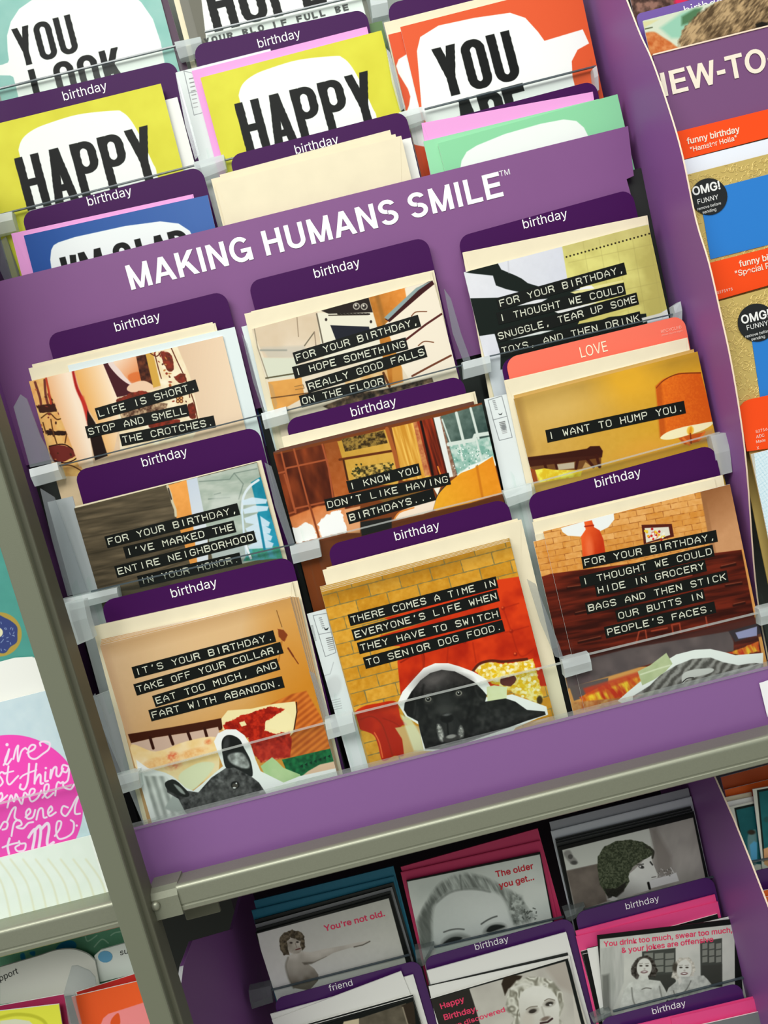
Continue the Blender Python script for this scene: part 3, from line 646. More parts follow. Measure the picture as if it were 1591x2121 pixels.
z2 = Z(480, 540, 3.182)
def art_kitchen(A):
    A.fill((228, 214, 190))
    A.poly(z2(130, 440, 560, 320, 620, 560, 240, 700), tex((226, 208, 184), (212, 190, 160), 40, 2), 2)
    A.poly(z2(190, 570, 480, 560, 520, 640, 240, 640), (196, 190, 176), 6, a=.7)
    A.poly(z2(200, 640, 420, 640, 460, 760, 230, 780), (214, 216, 196), 3)
    A.line(z2(430, 370, 440, 500), 2, (160, 140, 116)); A.line(z2(545, 470, 480, 560), 2.5, (120, 110, 90)); A.line(z2(545, 470, 560, 600), 2, (150, 130, 110))
    A.line(z2(150, 450, 170, 570, 240, 780), 2, (150, 140, 120)); A.line(z2(190, 590, 360, 590), 3, (150, 150, 140), 3)
    A.poly(z2(240, 800, 460, 770, 480, 900, 280, 1010), tex((226, 164, 84), (206, 140, 66), 30, 3), 1.5)
    A.poly(z2(270, 820, 300, 940, 290, 1000, 240, 800), (180, 150, 110), 2, a=.5)
    A.line(z2(260, 905, 520, 870), 2.5, (110, 74, 40)); A.line(z2(220, 775, 500, 730), 3, (90, 84, 60)); A.line(z2(415, 830, 470, 818, 478, 840, 420, 850), 1.6, (150, 110, 60))
    # oven
    A.poly(z2(560, 345, 950, 340, 970, 420, 1010, 700, 600, 640), (232, 226, 206), 1.2)
    A.poly(z2(590, 330, 900, 235, 930, 340, 640, 350), (38, 30, 26), 1.2)
    A.poly(z2(650, 425, 905, 435, 920, 500, 690, 530), (32, 34, 44), 1.2)
    A.line(z2(560, 350, 600, 540), 3, (110, 100, 84)); A.line(z2(640, 360, 900, 355), 2.5, (70, 60, 50))
    for k in range(9): A.line(z2(700 + k * 24, 350, 716 + k * 24, 352), 3, (30, 24, 20))
    for c in ((822, 300), (873, 302)): A.ell(*z2(*c)[0], 7.2, 7.2, (180, 174, 160)); A.ell(*z2(*c)[0], 5, 5, (50, 44, 40)); A.ell(*z2(c[0] - 4, c[1] - 6)[0], 2, 2.4, (220, 214, 200))
    for c in ((622, 388), (918, 402)): A.ell(*z2(*c)[0], 2.6, 3.2, (50, 40, 36))
    # wood door and slanted drawers
    A.poly(z2(900, 230, 1145, 160, 1180, 300, 1040, 420, 1060, 560, 1130, 800, 1030, 830, 960, 440), grad((176, 112, 40), (770, 700), (226, 140, 56), (850, 680), 22), 1.5)
    A.line(z2(960, 240, 1010, 430), 9, (150, 100, 40), 5, a=.7); A.poly(z2(1050, 560, 1110, 560, 1130, 800, 1060, 800), (206, 140, 60), 3)
    A.poly(z2(1010, 420, 1320, 130, 1400, 360, 1480, 720, 1200, 830, 1120, 700), (240, 228, 208), 1.5)
    A.poly(z2(1140, 180, 1300, 140, 1240, 230, 1160, 290), (238, 226, 206), 2)
    A.poly(z2(1010, 385, 1240, 170, 1320, 125, 1335, 155, 1260, 215, 1040, 405), (60, 22, 24), 1.2)
    A.poly(z2(1005, 375, 1215, 180, 1330, 125, 1230, 195, 1030, 390), (140, 160, 160), 1.2)
    A.line(z2(1150, 520, 1280, 420, 1385, 350), 4.2, (84, 36, 32)); A.line(z2(1190, 760, 1320, 690, 1445, 625), 4, (110, 60, 40))
    A.line(z2(1185, 365, 1215, 338, 1285, 335), 2.2, (120, 70, 44), sm=True); A.line(z2(1230, 560, 1270, 532, 1330, 538), 2.2, (120, 70, 44), sm=True)
    A.poly(z2(730, 720, 1020, 700, 1040, 830, 760, 880), tex((234, 216, 180), (214, 160, 90), 20, 5), 2)
    A.line(z2(1000, 740, 1040, 830), 5, (90, 50, 24)); A.poly(z2(600, 960, 820, 870, 1000, 850, 1320, 770, 1330, 800, 640, 980), tex((30, 24, 22), (150, 120, 90), 9, 6), 2)
s = sheet('greeting_card', 'card of a tilted kitchen with oven and drawers captioned I HOPE SOMETHING REALLY GOOD FALLS', 'card', (521, 682), (898, 580), Y1, Z_1, art=art_kitchen, leaves=True, ppm=4300, hh=.1)
tape(s, (609.5, 742.7), (869, 664), 'FOR YOUR BIRTHDAY,'); tape(s, (608, 772.5), (843, 711), 'I HOPE SOMETHING'); tape(s, (635.5, 802.4), (882, 727), 'REALLY GOOD FALLS'); tape(s, (622, 832), (797.4, 788), 'ON THE FLOOR')
envelope('cream envelope behind the tilted kitchen card', (506, 650), (894, 562), Y1 + .0018, Z_1)
envelope('second cream envelope behind the tilted kitchen card, its corner showing', (520, 645), (899, 559.5), Y1 + .003, Z_1, flap=False)
sheet('greeting_card', 'white card edge sticking out left of the tilted kitchen card', 'card', (500, 677), (830, 590), Y1 + .0042, Z_1, mat('cool_paper', (222, 232, 232), .5))
tab('dark purple birthday divider above the tilted kitchen card', (513, 584), (884, 490), Y1 + .0085, Z_1, 'birthday', (700, 564), 97)

z3 = Z(930, 420, 3.182)
def art_snuggle(A):
    A.fill(grad((226, 226, 232), (980, 560), (214, 216, 226), (1150, 600), 6))
    A.poly(z3(745, 280, 1330, 140, 1440, 700, 1100, 900, 860, 900, 790, 560), lambda X, Y: mixc((222, 216, 128), (186, 176, 96), np.clip(((X - 1180) / 180) ** 3 * .8 + (n2(X, Y, 26, 3, octv=3) - .5) * 1.1 + .2, 0, 1)), 1.5)
    A.poly(z3(745, 280, 1330, 140, 1345, 200, 780, 340), (196, 184, 120), 8, a=.5)
    for v in (300, 440, 560, 660): A.line(z3(790, v + 95, 1400, v - 40), 1.3, (170, 160, 90), 2, a=.5)
    for v in (900, 1010, 1120, 1230, 1340): A.line(z3(v - 20, 240, v + 70, 760), 1.3, (170, 160, 90), 2, a=.45)
    for k in range(23): 
        t = k / 22; A.ell(*z3(775 + 545 * t, 357 - 153 * t)[0], 1.9, 1.9, (40, 34, 20))
    blk = (22, 30, 26)
    A.poly(z3(110, 460, 180, 430, 270, 410, 320, 395, 345, 440, 440, 480, 480, 500, 520, 530, 620, 560, 800, 520, 850, 700, 820, 760, 700, 740, 520, 610, 470, 590, 380, 570, 310, 545, 290, 480, 190, 470), blk, 1.2)
    A.poly(z3(130, 630, 330, 625, 420, 700, 420, 860, 350, 860, 290, 865, 190, 880), blk, 1.2)
    A.poly(z3(310, 640, 860, 520, 880, 760, 860, 800, 330, 960, 300, 860), blk, 1.2)
    A.poly(z3(300, 850, 860, 770, 1300, 730, 1320, 900, 340, 1100, 340, 980), blk, 1.2)
    A.poly(z3(450, 680, 560, 640, 650, 632, 600, 660), (226, 226, 230), 1.2); A.poly(z3(690, 715, 830, 685, 990, 650, 830, 712, 720, 728), (226, 226, 224), 1.2)
    A.poly(z3(390, 905, 560, 850, 690, 840, 600, 866), (220, 224, 222), 1.2); A.poly(z3(850, 800, 860, 780, 1100, 720, 1230, 690, 1010, 770), (206, 196, 110), 1.2)
    A.poly(z3(800, 590, 1000, 540, 1150, 510, 1150, 520, 940, 575, 830, 600), (228, 220, 150), 1.2); A.poly(z3(820, 580, 900, 550, 940, 545, 960, 565, 900, 570), (236, 236, 240), 1.2)
    A.poly(z3(1270, 760, 1440, 715, 1440, 730, 1280, 790), (214, 214, 206), 1.5)
    A.line(z3(390, 380, 395, 460), 2, (196, 196, 204), 3)
s = sheet('greeting_card', 'card with black silhouettes on a yellowed notepad page captioned I THOUGHT WE COULD SNUGGLE', 'card', (961, 564), (1343, 464), Y1, Z_1, art=art_snuggle, leaves=True, ppm=4300, hh=.1)
tape(s, (1030.6, 630), (1295.5, 556), 'FOR YOUR BIRTHDAY,'); tape(s, (1030.6, 660.4), (1294.5, 597.5), 'I THOUGHT WE COULD'); tape(s, (1028, 698), (1321, 618), 'SNUGGLE, TEAR UP SOME'); tape(s, (1035, 728), (1327.5, 657), 'TOYS, AND THEN DRINK')
envelope('cream envelope behind the notepad silhouettes card', (958, 523), (1341, 446), Y1 + .0018, Z_1)
tab('dark purple birthday divider above the notepad silhouettes card', (947, 491), (1308, 391), Y1 + .0085, Z_1, 'birthday', (1131, 462), 94)

# ---- row 2
z4 = Z(130, 930, 3.182)
def art_hood(A):
    A.fill((92, 82, 62))
    A.poly(z4(60, 400, 700, 250, 760, 420, 850, 700, 700, 900, 200, 960, 100, 600), lambda X, Y: mixc((66, 58, 44), (112, 98, 76), (n2(X, Y, 60, 4, 8, -10, 3) - .5) * 1.6 + .5), 1)
    for k in range(5): A.line(z4(90 + 30 * k, 480 + 110 * k, 500 + 30 * k, 410 + 100 * k, 740 + 20 * k, 370 + 90 * k), 2.5, (52, 46, 34), 3, a=.6)
    A.poly(z4(690, 240, 830, 200, 880, 500, 960, 760, 840, 760, 740, 420), grad((246, 168, 84), (350, 1000), (226, 150, 70), (400, 1100), 14), 1)
    A.line(z4(690, 245, 712, 300, 722, 350, 742, 400, 745, 440), 5, (210, 200, 170), 1.5); A.line(z4(696, 260, 716, 330), 3, (70, 60, 50))
    A.poly(z4(815, 205, 890, 185, 950, 420, 960, 760, 890, 780, 850, 420), grad((198, 208, 222), (390, 990), (216, 222, 228), (420, 1100)), 1.5)
    A.poly(z4(885, 190, 1280, 90, 1420, 700, 1000, 800, 930, 420), tex((150, 166, 152), (188, 196, 184), 30, 5, 12, -10), 1.5)
    for a in ((900, 215, 1100, 200, 1130, 160, 1280, 130), (1130, 160, 1190, 230, 1160, 330), (960, 330, 1100, 320), (1000, 300, 1040, 290)): A.line(z4(*a), 2, (110, 126, 116), 2, a=.8)
    A.poly(z4(1000, 300, 1160, 290, 1170, 380, 950, 430), (206, 212, 204), 10, a=.6)
    A.poly(z4(1240, 220, 1310, 180, 1360, 400, 1440, 660, 1330, 680, 1290, 430), grad((20, 126, 150), (520, 1010), (40, 150, 180), (560, 1120), 20), 2)
    A.poly(z4(1190, 740, 1240, 640, 1430, 640, 1450, 720), tex((60, 150, 110), (90, 170, 190), 8, 8), 2)
    A.line(z4(1180, 420, 1190, 320, 1230, 250, 1290, 205), 5, (216, 226, 232), 1.5, sm=True)
    for k in range(6): A.poly(z4(1180 + 8 * k, 340 + 58 * k + (10 if k > 2 else 0), 1250 + 14 * k, 318 + 54 * k, 1350 + 8 * k, 392 + 46 * k - (60 if k < 2 else 0), 1340 + 8 * k, 420 + 46 * k - (60 if k < 2 else 0), 1190 + 8 * k, 370 + 58 * k), (208, 226, 240), 2, a=.92)
    A.line(z4(1180, 400, 1200, 620, 1210, 700), 4, (206, 224, 236), 1.5); A.line(z4(1290, 430, 1330, 660), 5, (28, 130, 160), 2)
    A.line(z4(1200, 620, 1240, 720), 5, (236, 240, 244), 1.5); A.poly(z4(960, 640, 1200, 600, 1200, 720, 1000, 740), (176, 186, 186), 5, a=.7)
s = sheet('greeting_card', 'card of grey porch steps and blue slats captioned I MARKED THE ENTIRE NEIGHBORHOOD', 'card', (153, 1053), (532, 957), Y2, Z_2, art=art_hood, leaves=True, ppm=4300, hh=.1)
tape(s, (219.6, 1123.3), (494.5, 1054), 'FOR YOUR BIRTHDAY,'); tape(s, (258, 1145), (486.7, 1090), "I'VE MARKED THE"); tape(s, (240, 1185), (529, 1110.7), 'ENTIRE NEIGHBORHOOD'); tape(s, (287, 1205), (499, 1156), 'IN YOUR HONOR.')
sheet('greeting_card', 'card just behind the grey porch card, only its pale edges showing', 'card', (155, 1049), (541, 953), Y2 + .0011, Z_2, mat('ivory_edge', (226, 214, 184), .6))
tab('dark purple birthday divider above the grey porch card', (153, 976), (534, 883), Y2 + .0085, Z_2, 'birthday', (343, 955), 96)

z5 = Z(550, 800, 3.06)
def art_know(A):
    A.fill((120, 60, 26))
    A.poly(z5(30, 440, 460, 350, 520, 560, 560, 700, 500, 920, 200, 1000), lambda X, Y: mixc((74, 28, 14), (142, 62, 28), (n2(X, Y, 22, 4, 60, -17, 3) - .5) * 1.7 + .42), 1)
    A.poly(z5(370, 365, 465, 345, 530, 640, 560, 760, 440, 720), grad((150, 78, 32), (680, 930), (176, 92, 40), (720, 1000), 20), 2)
    for a in ((100, 420, 190, 800), (180, 400, 330, 960), (360, 370, 400, 520, 430, 720), (70, 555, 125, 540, 130, 520, 390, 465), (140, 810, 190, 795, 190, 775, 440, 720, 370, 735), (120, 560, 190, 800)):
        A.line(z5(*a), 3.6, (166, 82, 46), 1.5)
    A.poly(z5(150, 830, 330, 760, 500, 740, 520, 920, 350, 960, 200, 980), grad((206, 116, 60), (620, 1060), (232, 160, 110), (640, 1110), 20), 3)
    A.poly(z5(160, 900, 210, 890, 250, 860, 300, 880, 330, 960, 200, 1000), (240, 240, 236), 2, rag=3); A.poly(z5(335, 870, 380, 820, 440, 790, 480, 790, 520, 920, 350, 960), (246, 246, 244), 2, rag=3)
    A.line(z5(280, 750, 340, 960), 4, (130, 60, 30), 2)
    # pictures on the wall
    A.poly(z5(455, 350, 770, 270, 850, 560, 840, 620, 540, 640), grad((196, 150, 56), (710, 910), (216, 168, 70), (800, 960), 14), 1.5)
    A.poly(z5(480, 335, 750, 280, 775, 360, 505, 415), tex((50, 36, 16), (156, 124, 56), 5, 7, octv=4, k=2.6), 1.5)
    A.line(z5(470, 465, 800, 410), 5, (96, 44, 16), 1.5); A.line(z5(770, 270, 820, 430, 840, 520), 8, (170, 90, 40), 1.5); A.line(z5(495, 470, 520, 590), 4, (70, 34, 14), 1.5)
    A.poly(z5(550, 520, 790, 480, 805, 530, 800, 560, 560, 590), tex((54, 46, 20), (214, 176, 84), 5, 9, octv=4, k=3.0), 3)
    for i in range(22): A.ell(*z5(random.uniform(550, 610) + (200 if i % 2 else 0), random.uniform(490, 560))[0], 2.4, 1.6, (50, 54, 26), random.uniform(0, 90))
    A.poly(z5(800, 262, 960, 225, 1040, 480, 1050, 580, 870, 600), lambda X, Y: mixc((206, 142, 44), (240, 190, 90), (n2(X, Y, 60, 3, 4, 74, 2) - .5) * 2 + .5), 1.5)
    A.poly(z5(935, 230, 975, 222, 1060, 560, 1010, 570), tex((176, 92, 56), (216, 150, 90), 6, 8), 1.5)
    A.poly(z5(960, 225, 1060, 200, 1160, 560, 1050, 580), lambda X, Y: mixc((76, 24, 14), (160, 52, 24), (n2(X, Y, 60, 3, 5, 74, 2) - .5) * 2 + .5), 1.5)
    A.line(z5(985, 225, 1060, 560), 5, (30, 14, 10), 2); A.line(z5(1065, 205, 1155, 545), 3, (50, 40, 30)); A.line(z5(1092, 510, 1110, 560), 3, (226, 130, 50))
    A.poly(z5(1065, 200, 1110, 190, 1200, 570, 1160, 580), (230, 232, 228), 1.5); A.poly(z5(1105, 195, 1140, 190, 1220, 560, 1190, 575), tex((122, 80, 60), (170, 140, 120), 4, 4), 1.5)
    A.poly(z5(1110, 190, 1390, 110, 1470, 480, 1220, 580), grad((96, 116, 106), (930, 860), (62, 84, 78), (990, 900), 40), 1.5)
    A.poly(z5(1165, 375, 1420, 320, 1460, 470, 1220, 570), tex((122, 172, 156), (196, 216, 206), 9, 7, octv=4, k=2.2), 2)
    A.poly(z5(1215, 560, 1300, 500, 1360, 480, 1440, 440, 1470, 500, 1300, 560, 1220, 600), (238, 242, 236), 3)
    for a, w in (((1210, 170, 1260, 370), 6), ((1300, 140, 1350, 330), 5), ((1160, 368, 1320, 340, 1330, 312, 1420, 298), 8), ((1225, 360, 1250, 470), 4), ((1335, 330, 1370, 470), 4), ((1120, 210, 1180, 380), 3)): A.line(z5(*a), w, (212, 222, 214), 1.5)
    for i in range(60): A.ell(*z5(random.uniform(1190, 1430), random.uniform(390, 520))[0], 1.2, 1.2, random.choice([(240, 250, 246), (80, 140, 120)]))
    A.poly(z5(1060, 780, 1090, 690, 1150, 620, 1240, 550, 1320, 520, 1440, 445, 1500, 680, 1300, 740, 1080, 790), grad((236, 168, 40), (900, 1040), (232, 140, 30), (1030, 960), 12), 1.5, sm=False)
    A.line(z5(1340, 510, 1375, 700), 5, (206, 120, 24), 3); A.line(z5(1060, 780, 1090, 690, 1150, 620), 2.4, (60, 50, 40), sm=True)
    A.poly(z5(810, 850, 860, 790, 950, 750, 1080, 720, 1060, 790, 1000, 810), (246, 226, 206), 2); A.line(z5(815, 845, 850, 800, 940, 770), 3, (230, 140, 60), sm=True)
    A.poly(z5(600, 860, 800, 830, 800, 900, 610, 950), (34, 34, 32), 2); A.poly(z5(500, 780, 600, 760, 600, 930, 520, 930), (226, 160, 110), 2)
    A.poly(z5(650, 690, 820, 660, 980, 650, 990, 700, 800, 760), (126, 88, 40), 3)
    A.poly(z5(1065, 645, 1110, 640, 1090, 690), (244, 240, 226), 1.5)
s = sheet('greeting_card', "card of a wood panelled room with window captioned I KNOW YOU DON'T LIKE HAVING BIRTHDAYS", 'card', (566, 939), (998, 834), Y2, Z_2, art=art_know, leaves=True, ppm=4300, hh=.1)
tape(s, (720, 1009), (870, 971.6), 'I KNOW YOU'); tape(s, (674, 1046.7), (931.7, 991), "DON'T LIKE HAVING"); tape(s, (720, 1073.9), (899.7, 1023.9), 'BIRTHDAYS...')
for k in range(3):
    sheet('greeting_card', ('nearest', 'second', 'third', 'rearmost')[k] + ' card edge behind the wood panelled room card, a thin white sliver showing', 'card', (566 + 6 * k, 936 - 3.2 * k), (975 + 3 * k, 836 - 2.6 * k), Y2 + .0011 * (k + 1), Z_2, mat('brown_print', (96, 52, 34), .5), group='cards stacked behind the wood panelled room card')
envelope('cream envelope behind the wood panelled room card', (583, 905), (979, 812), Y2 + .0048, Z_2)
envelope('second cream envelope behind the wood panelled room card', (600, 901), (984, 810.5), Y2 + .006, Z_2, flap=False)
tab('dark purple birthday divider above the wood panelled room card', (590, 870), (957, 777), Y2 + .0085, Z_2, 'birthday', (776, 851), 96)

z6 = Z(1020, 640, 3.06)
def art_hump(A):
    A.fill(grad((206, 164, 84), (1070, 830), (216, 160, 40), (1400, 800), 8))
    A.poly(z6(130, 560, 1320, 260, 1340, 330, 150, 640), (150, 116, 50), 40, a=.55)
    A.ell(*z6(860, 440)[0], 60, 42, (236, 176, 44), -10, 50, .8); A.ell(*z6(420, 640)[0], 80, 40, (222, 186, 110), -15, 60, .6)
    A.poly(z6(130, 560, 180, 560, 260, 900, 220, 1000), (150, 112, 56), 14, a=.5)
    A.poly(z6(1190, 800, 1400, 760, 1420, 840, 1200, 860), (176, 128, 90), 8, a=.7)
    A.ell(*z6(1000, 900)[0], 60, 26, (226, 160, 60), -12, 30, .6)
    A.poly(z6(1035, 490, 1080, 445, 1180, 405, 1320, 400, 1400, 700, 1385, 720, 1260, 745, 1120, 780, 1065, 815, 1050, 640), lambda X, Y: mixc((236, 120, 30), (214, 90, 20), (n2(X, Y, 3, 3, 3, 14, 2) - .5) * .8 + (X - 1370) / 120 + .3), 1.5)
    A.line(z6(1040, 500, 1090, 450, 1180, 412, 1320, 405), 2.2, (120, 50, 14), sm=True); A.poly(z6(1035, 490, 1070, 460, 1100, 790, 1062, 815), (176, 70, 16), 6, a=.6)
    A.poly(z6(1065, 815, 1110, 780, 1200, 750, 1300, 730, 1390, 715, 1390, 735, 1330, 770, 1240, 800, 1140, 825, 1090, 828), (246, 236, 190), 1.3, sm=True)
    A.ell(*z6(1255, 770)[0], 7, 9, (240, 190, 60), 10, 3); A.ell(*z6(1255, 775)[0], 3, 9, (230, 150, 30), 10, 2)
    A.poly(z6(1180, 820, 1240, 800, 1350, 780, 1310, 840, 1220, 860), (196, 84, 24), 1.8)
    A.line(z6(1210, 820, 1250, 860), 5, (232, 120, 44), 2); A.line(z6(1345, 780, 1310, 830), 4, (220, 110, 40), 2); A.line(z6(1255, 790, 1260, 850), 3, (130, 50, 16))
    A.poly(z6(220, 940, 420, 915, 600, 885, 620, 870, 680, 868, 700, 900, 695, 940, 640, 950, 500, 970, 240, 1000), (58, 22, 14), 2)
    A.poly(z6(220, 960, 640, 930, 690, 930, 690, 1000, 640, 1000, 520, 1020, 250, 1020), (70, 30, 18), 2, a=.7)
    for a in ((330, 975, 340, 1010), (400, 970, 410, 1010), (540, 960, 530, 1010), (600, 950, 640, 1000), (660, 930, 680, 1000)): A.line(z6(*a), 6, (64, 24, 14), 2)
    A.poly(z6(410, 985, 520, 970, 520, 1010, 420, 1020), (190, 176, 150), 2); A.poly(z6(590, 970, 630, 1000, 570, 1010), (190, 150, 90), 2)
    A.poly(z6(270, 1020, 330, 1010, 400, 1020, 570, 1025, 560, 1060, 300, 1100), tex((240, 232, 90), (226, 190, 40), 8, 5, k=2.6), 1.5)
    A.poly(z6(240, 1010, 270, 1020, 290, 1100, 250, 1110), (150, 70, 30), 2)
s = sheet('greeting_card', 'card of an orange bedside lamp by an ochre wall captioned I WANT TO HUMP YOU', 'card', (1064, 826), (1445, 728), Y2, Z_2, art=art_hump, leaves=True, ppm=4300, hh=.1)
tape(s, (1131.8, 904), (1418.7, 843), 'I WANT TO HUMP YOU.', 26)
sheet('greeting_card', 'card right behind the orange bedside lamp card, ochre edge showing', 'card', (1064, 819), (1437, 723), Y2 + .0011, Z_2, mat('ochre_print', (206, 162, 84), .5))
envelope('cream envelope behind the orange bedside lamp card', (1044, 788), (1424, 699), Y2 + .0026, Z_2)
def marks(A, fx, fy):
    """small recycling and address print in a margin of a card back"""
    pass
def art_back1(A):
    A.fill((226, 232, 232)); z = Z(940, 720, 6.239)
    for a in ((445, 680, 620, 625, 690, 885, 510, 935, 445, 680), (690, 885, 755, 1160, 590, 1200, 510, 935)): A.line(z(*a), 1.2, (120, 124, 128), .9)
    for k in range(6): A.line(z(505 + 7 * k, 690 + 22 * k, 530 + 7 * k, 686 + 22 * k), 2, (150, 154, 156), 1.2)
    A.poly(z(575, 850, 600, 862, 630, 840, 615, 870, 590, 870), (40, 44, 46), 1)
    for k in range(8): A.line(z(590 + 6 * k, 970 + 20 * k, 660 + 4 * k, 955 + 20 * k), 1.6, tuple([90 + 12 * k] * 3), 1.2)
    for k in range(3): A.ell(*z(640 + 8 * k, 1030)[0], 4, 6, (130, 134, 136), 0, 2, .6)
sheet('greeting_card', 'white card back with small recycling print, between the wood room card and the lamp card', 'card', (1003, 827), (1180, 786), Y2 + .0040, Z_2, art=art_back1, hh=.1, ppm=4600)
lv = tab('coral red LOVE divider above the orange bedside lamp card', (1046, 742), (1416, 652), Y2 + .0075, Z_2, 'LOVE', (1232, 734), 57, mat('coral_tab', (250, 116, 92), .4), mat('cream_print', (252, 240, 210), .5), tsc=1.28, bold=-.008)
words(lv, 'RECYCLED', (1370, 690), (1412, 680), mat('faint_print', (255, 190, 170), .6)); words(lv, 'please recycle again', (1371, 696), (1414, 686), mat('faint_print', (255, 190, 170), .6))
tab('dark purple divider just behind the coral red LOVE one', (1036, 747), (1406, 657), Y2 + .0088, Z_2)

# ---- row 3
z7 = Z(180, 1200, 2.946)
def art_frenchie(A):
    A.fill(grad((214, 180, 144), (210, 1350), (206, 138, 44), (640, 1420), 5))
    A.ell(430, 1330, 190, 120, (226, 192, 148), -14, 110, .75); A.poly(z7(80, 390, 1230, 95, 1240, 150, 100, 460), (176, 132, 84), 30, a=.45)
    A.poly(z7(60, 390, 110, 380, 290, 1000, 230, 950), (196, 156, 120), 14, a=.6); A.ell(600, 1400, 60, 130, (206, 128, 30), -16, 60, .5)
    # crack
    A.line(z7(1145, 180, 1175, 250, 1210, 330), 3.4, (206, 156, 90), 1.5); A.line(z7(1158, 190, 1190, 290), 1.4, (120, 76, 30))
    A.poly(z7(1165, 300, 1200, 310, 1225, 340, 1205, 380, 1170, 350), (132, 60, 26), 2, rag=1.6); A.line(z7(1228, 420, 1260, 470, 1290, 515), 3.4, (112, 50, 22), 1.5, w2=2); A.line(z7(1190, 380, 1170, 500), 2.4, (176, 110, 40), 2)
    # headboard
    A.poly(z7(250, 945, 500, 905, 700, 870, 830, 845, 840, 880, 820, 920, 620, 935, 420, 965, 270, 1000), (64, 26, 12), 1.4)
    A.poly(z7(270, 1000, 420, 965, 620, 935, 800, 900, 820, 980, 640, 1010, 420, 1060, 300, 1080), (208, 178, 158), 1.5)
    for a in ((385, 965, 405, 1030), (505, 950, 525, 1005), (615, 930, 635, 985), (718, 910, 735, 970)): A.line(z7(*a), 6, (52, 20, 10), 1.4)
    # orange blanket and quilt
    A.poly(z7(1120, 760, 1250, 700, 1340, 680, 1440, 860, 1500, 1060, 1230, 1100, 1200, 960), lambda X, Y: mixc((216, 120, 44), (150, 62, 20), np.clip(.5 + .5 * np.sin((X * .62 + Y * .78) / 1.7), 0, 1) * .55 + (n2(X, Y, 24, 3, octv=2) - .4) * .7), 3)
    A.poly(z7(270, 1010, 420, 1050, 600, 990, 760, 960, 800, 1000, 800, 1180, 700, 1240, 600, 1270, 320, 1170), lambda X, Y: mixc((240, 206, 140), (246, 222, 176), (n2(X, Y, 20, 3, octv=3) - .5) * 2 + .5), 2, sm=True)
    for a, c in (((520, 1080, 12, 9), (222, 96, 60)), ((530, 1135, 16, 9), (224, 130, 96)), ((742, 990, 7, 5), (226, 120, 70)), ((690, 1150, 8, 5), (232, 150, 100)), ((420, 1120, 26, 10), (232, 176, 110)), ((640, 1060, 30, 8), (232, 170, 100))):
        A.ell(*z7(*a[:2])[0], a[2], a[3], tex(c, (240, 200, 140), 5, 6, k=2), -15, 6, .85)
    A.poly(z7(560, 1200, 680, 1120, 780, 1130, 700, 1240, 620, 1290), (226, 228, 190), 3, sm=True)
    # red and cream rag cushion
    A.poly(z7(820, 850, 860, 800, 1000, 790, 1140, 760, 1270, 745, 1285, 800, 1265, 930, 1200, 1000, 1210, 1080, 1100, 1120, 1030, 1060, 960, 930, 830, 920), (240, 226, 170), 1.5)
    red = tex((196, 44, 22), (140, 22, 12), 6, 7, k=2.2)
    A.poly(z7(830, 890, 900, 850, 1010, 810, 1120, 775, 1210, 790, 1150, 830, 1090, 870, 1080, 920, 1150, 940, 1240, 930, 1250, 1000, 1240, 1080, 1060, 1110, 1010, 1060, 990, 970, 900, 920, 840, 915), red, 1.5, rag=3)
    A.poly(z7(930, 875, 960, 862, 975, 890, 945, 900), (240, 226, 170), 1.4, rag=1); A.poly(z7(1085, 905, 1130, 850, 1210, 800, 1262, 850, 1255, 915, 1170, 925), (242, 230, 176), 1.4, rag=2)
    A.line(z7(1278, 750, 1282, 810, 1262, 930), 2.4, (60, 30, 16))
    A.poly(z7(990, 970, 1240, 1020, 1240, 1085, 1060, 1120), tex((150, 26, 18), (206, 60, 40), 6, 9, k=2), 2, a=.7)
    # green knit
    A.poly(z7(1190, 1100, 1280, 1080, 1495, 1030, 1510, 1110, 1400, 1160, 1290, 1210, 1220, 1170), tex((24, 112, 64), (12, 74, 42), 7, 5, k=2.4), 1.5)
    for k in range(7): A.poly(z7(1300 + 28 * k, 1140 - 10 * k, 1318 + 28 * k, 1128 - 10 * k, 1318 + 28 * k, 1150 - 10 * k), (8, 44, 30), 1)
    A.poly(z7(1350, 1170, 1420, 1130, 1510, 1110, 1530, 1160, 1300, 1210), (226, 190, 160), 2)
    A.poly(z7(1060, 1140, 1130, 1085, 1160, 1110, 1200, 1150, 1300, 1190, 1320, 1230, 1200, 1260, 1100, 1220), tex((166, 200, 140), (190, 212, 160), 24, 5), 1.5)
    # white cut-out rim and the dog
    A.poly(z7(300, 1100, 370, 1150, 480, 1180, 520, 1200, 560, 1230, 600, 1270, 650, 1290, 700, 1250, 770, 1190, 830, 1140, 800, 1060, 775, 990, 800, 940, 850, 915, 910, 915, 960, 950, 1000, 1010, 1030, 1100, 1060, 1170, 1120, 1200, 1200, 1240, 1300, 1200, 1530, 1150, 1560, 1300, 1100, 1420, 420, 1560, 360, 1420), (238, 240, 238), 1.3)
    A.poly(z7(350, 1200, 480, 1200, 620, 1380, 640, 1420, 420, 1470), lambda X, Y: mixc((150, 154, 150), (232, 234, 230), np.clip(.5 + .5 * np.sin(X / 2.6 - Y * .12), 0, 1) * .7 + n2(X, Y, 14, 5) * .4), 4)
    A.poly(z7(470, 1400, 530, 1310, 640, 1380, 620, 1440), (170, 176, 172), 4)
    fur = tex((34, 34, 34), (92, 92, 92), 7, 4, octv=4, k=2.0)
    A.poly(z7(480, 1240, 520, 1220, 560, 1240, 610, 1290, 680, 1300, 760, 1210, 850, 1150, 920, 1140, 1000, 1200, 1050, 1240, 1090, 1300, 1120, 1380, 700, 1500, 600, 1420, 560, 1340, 490, 1300), fur, 1.5)
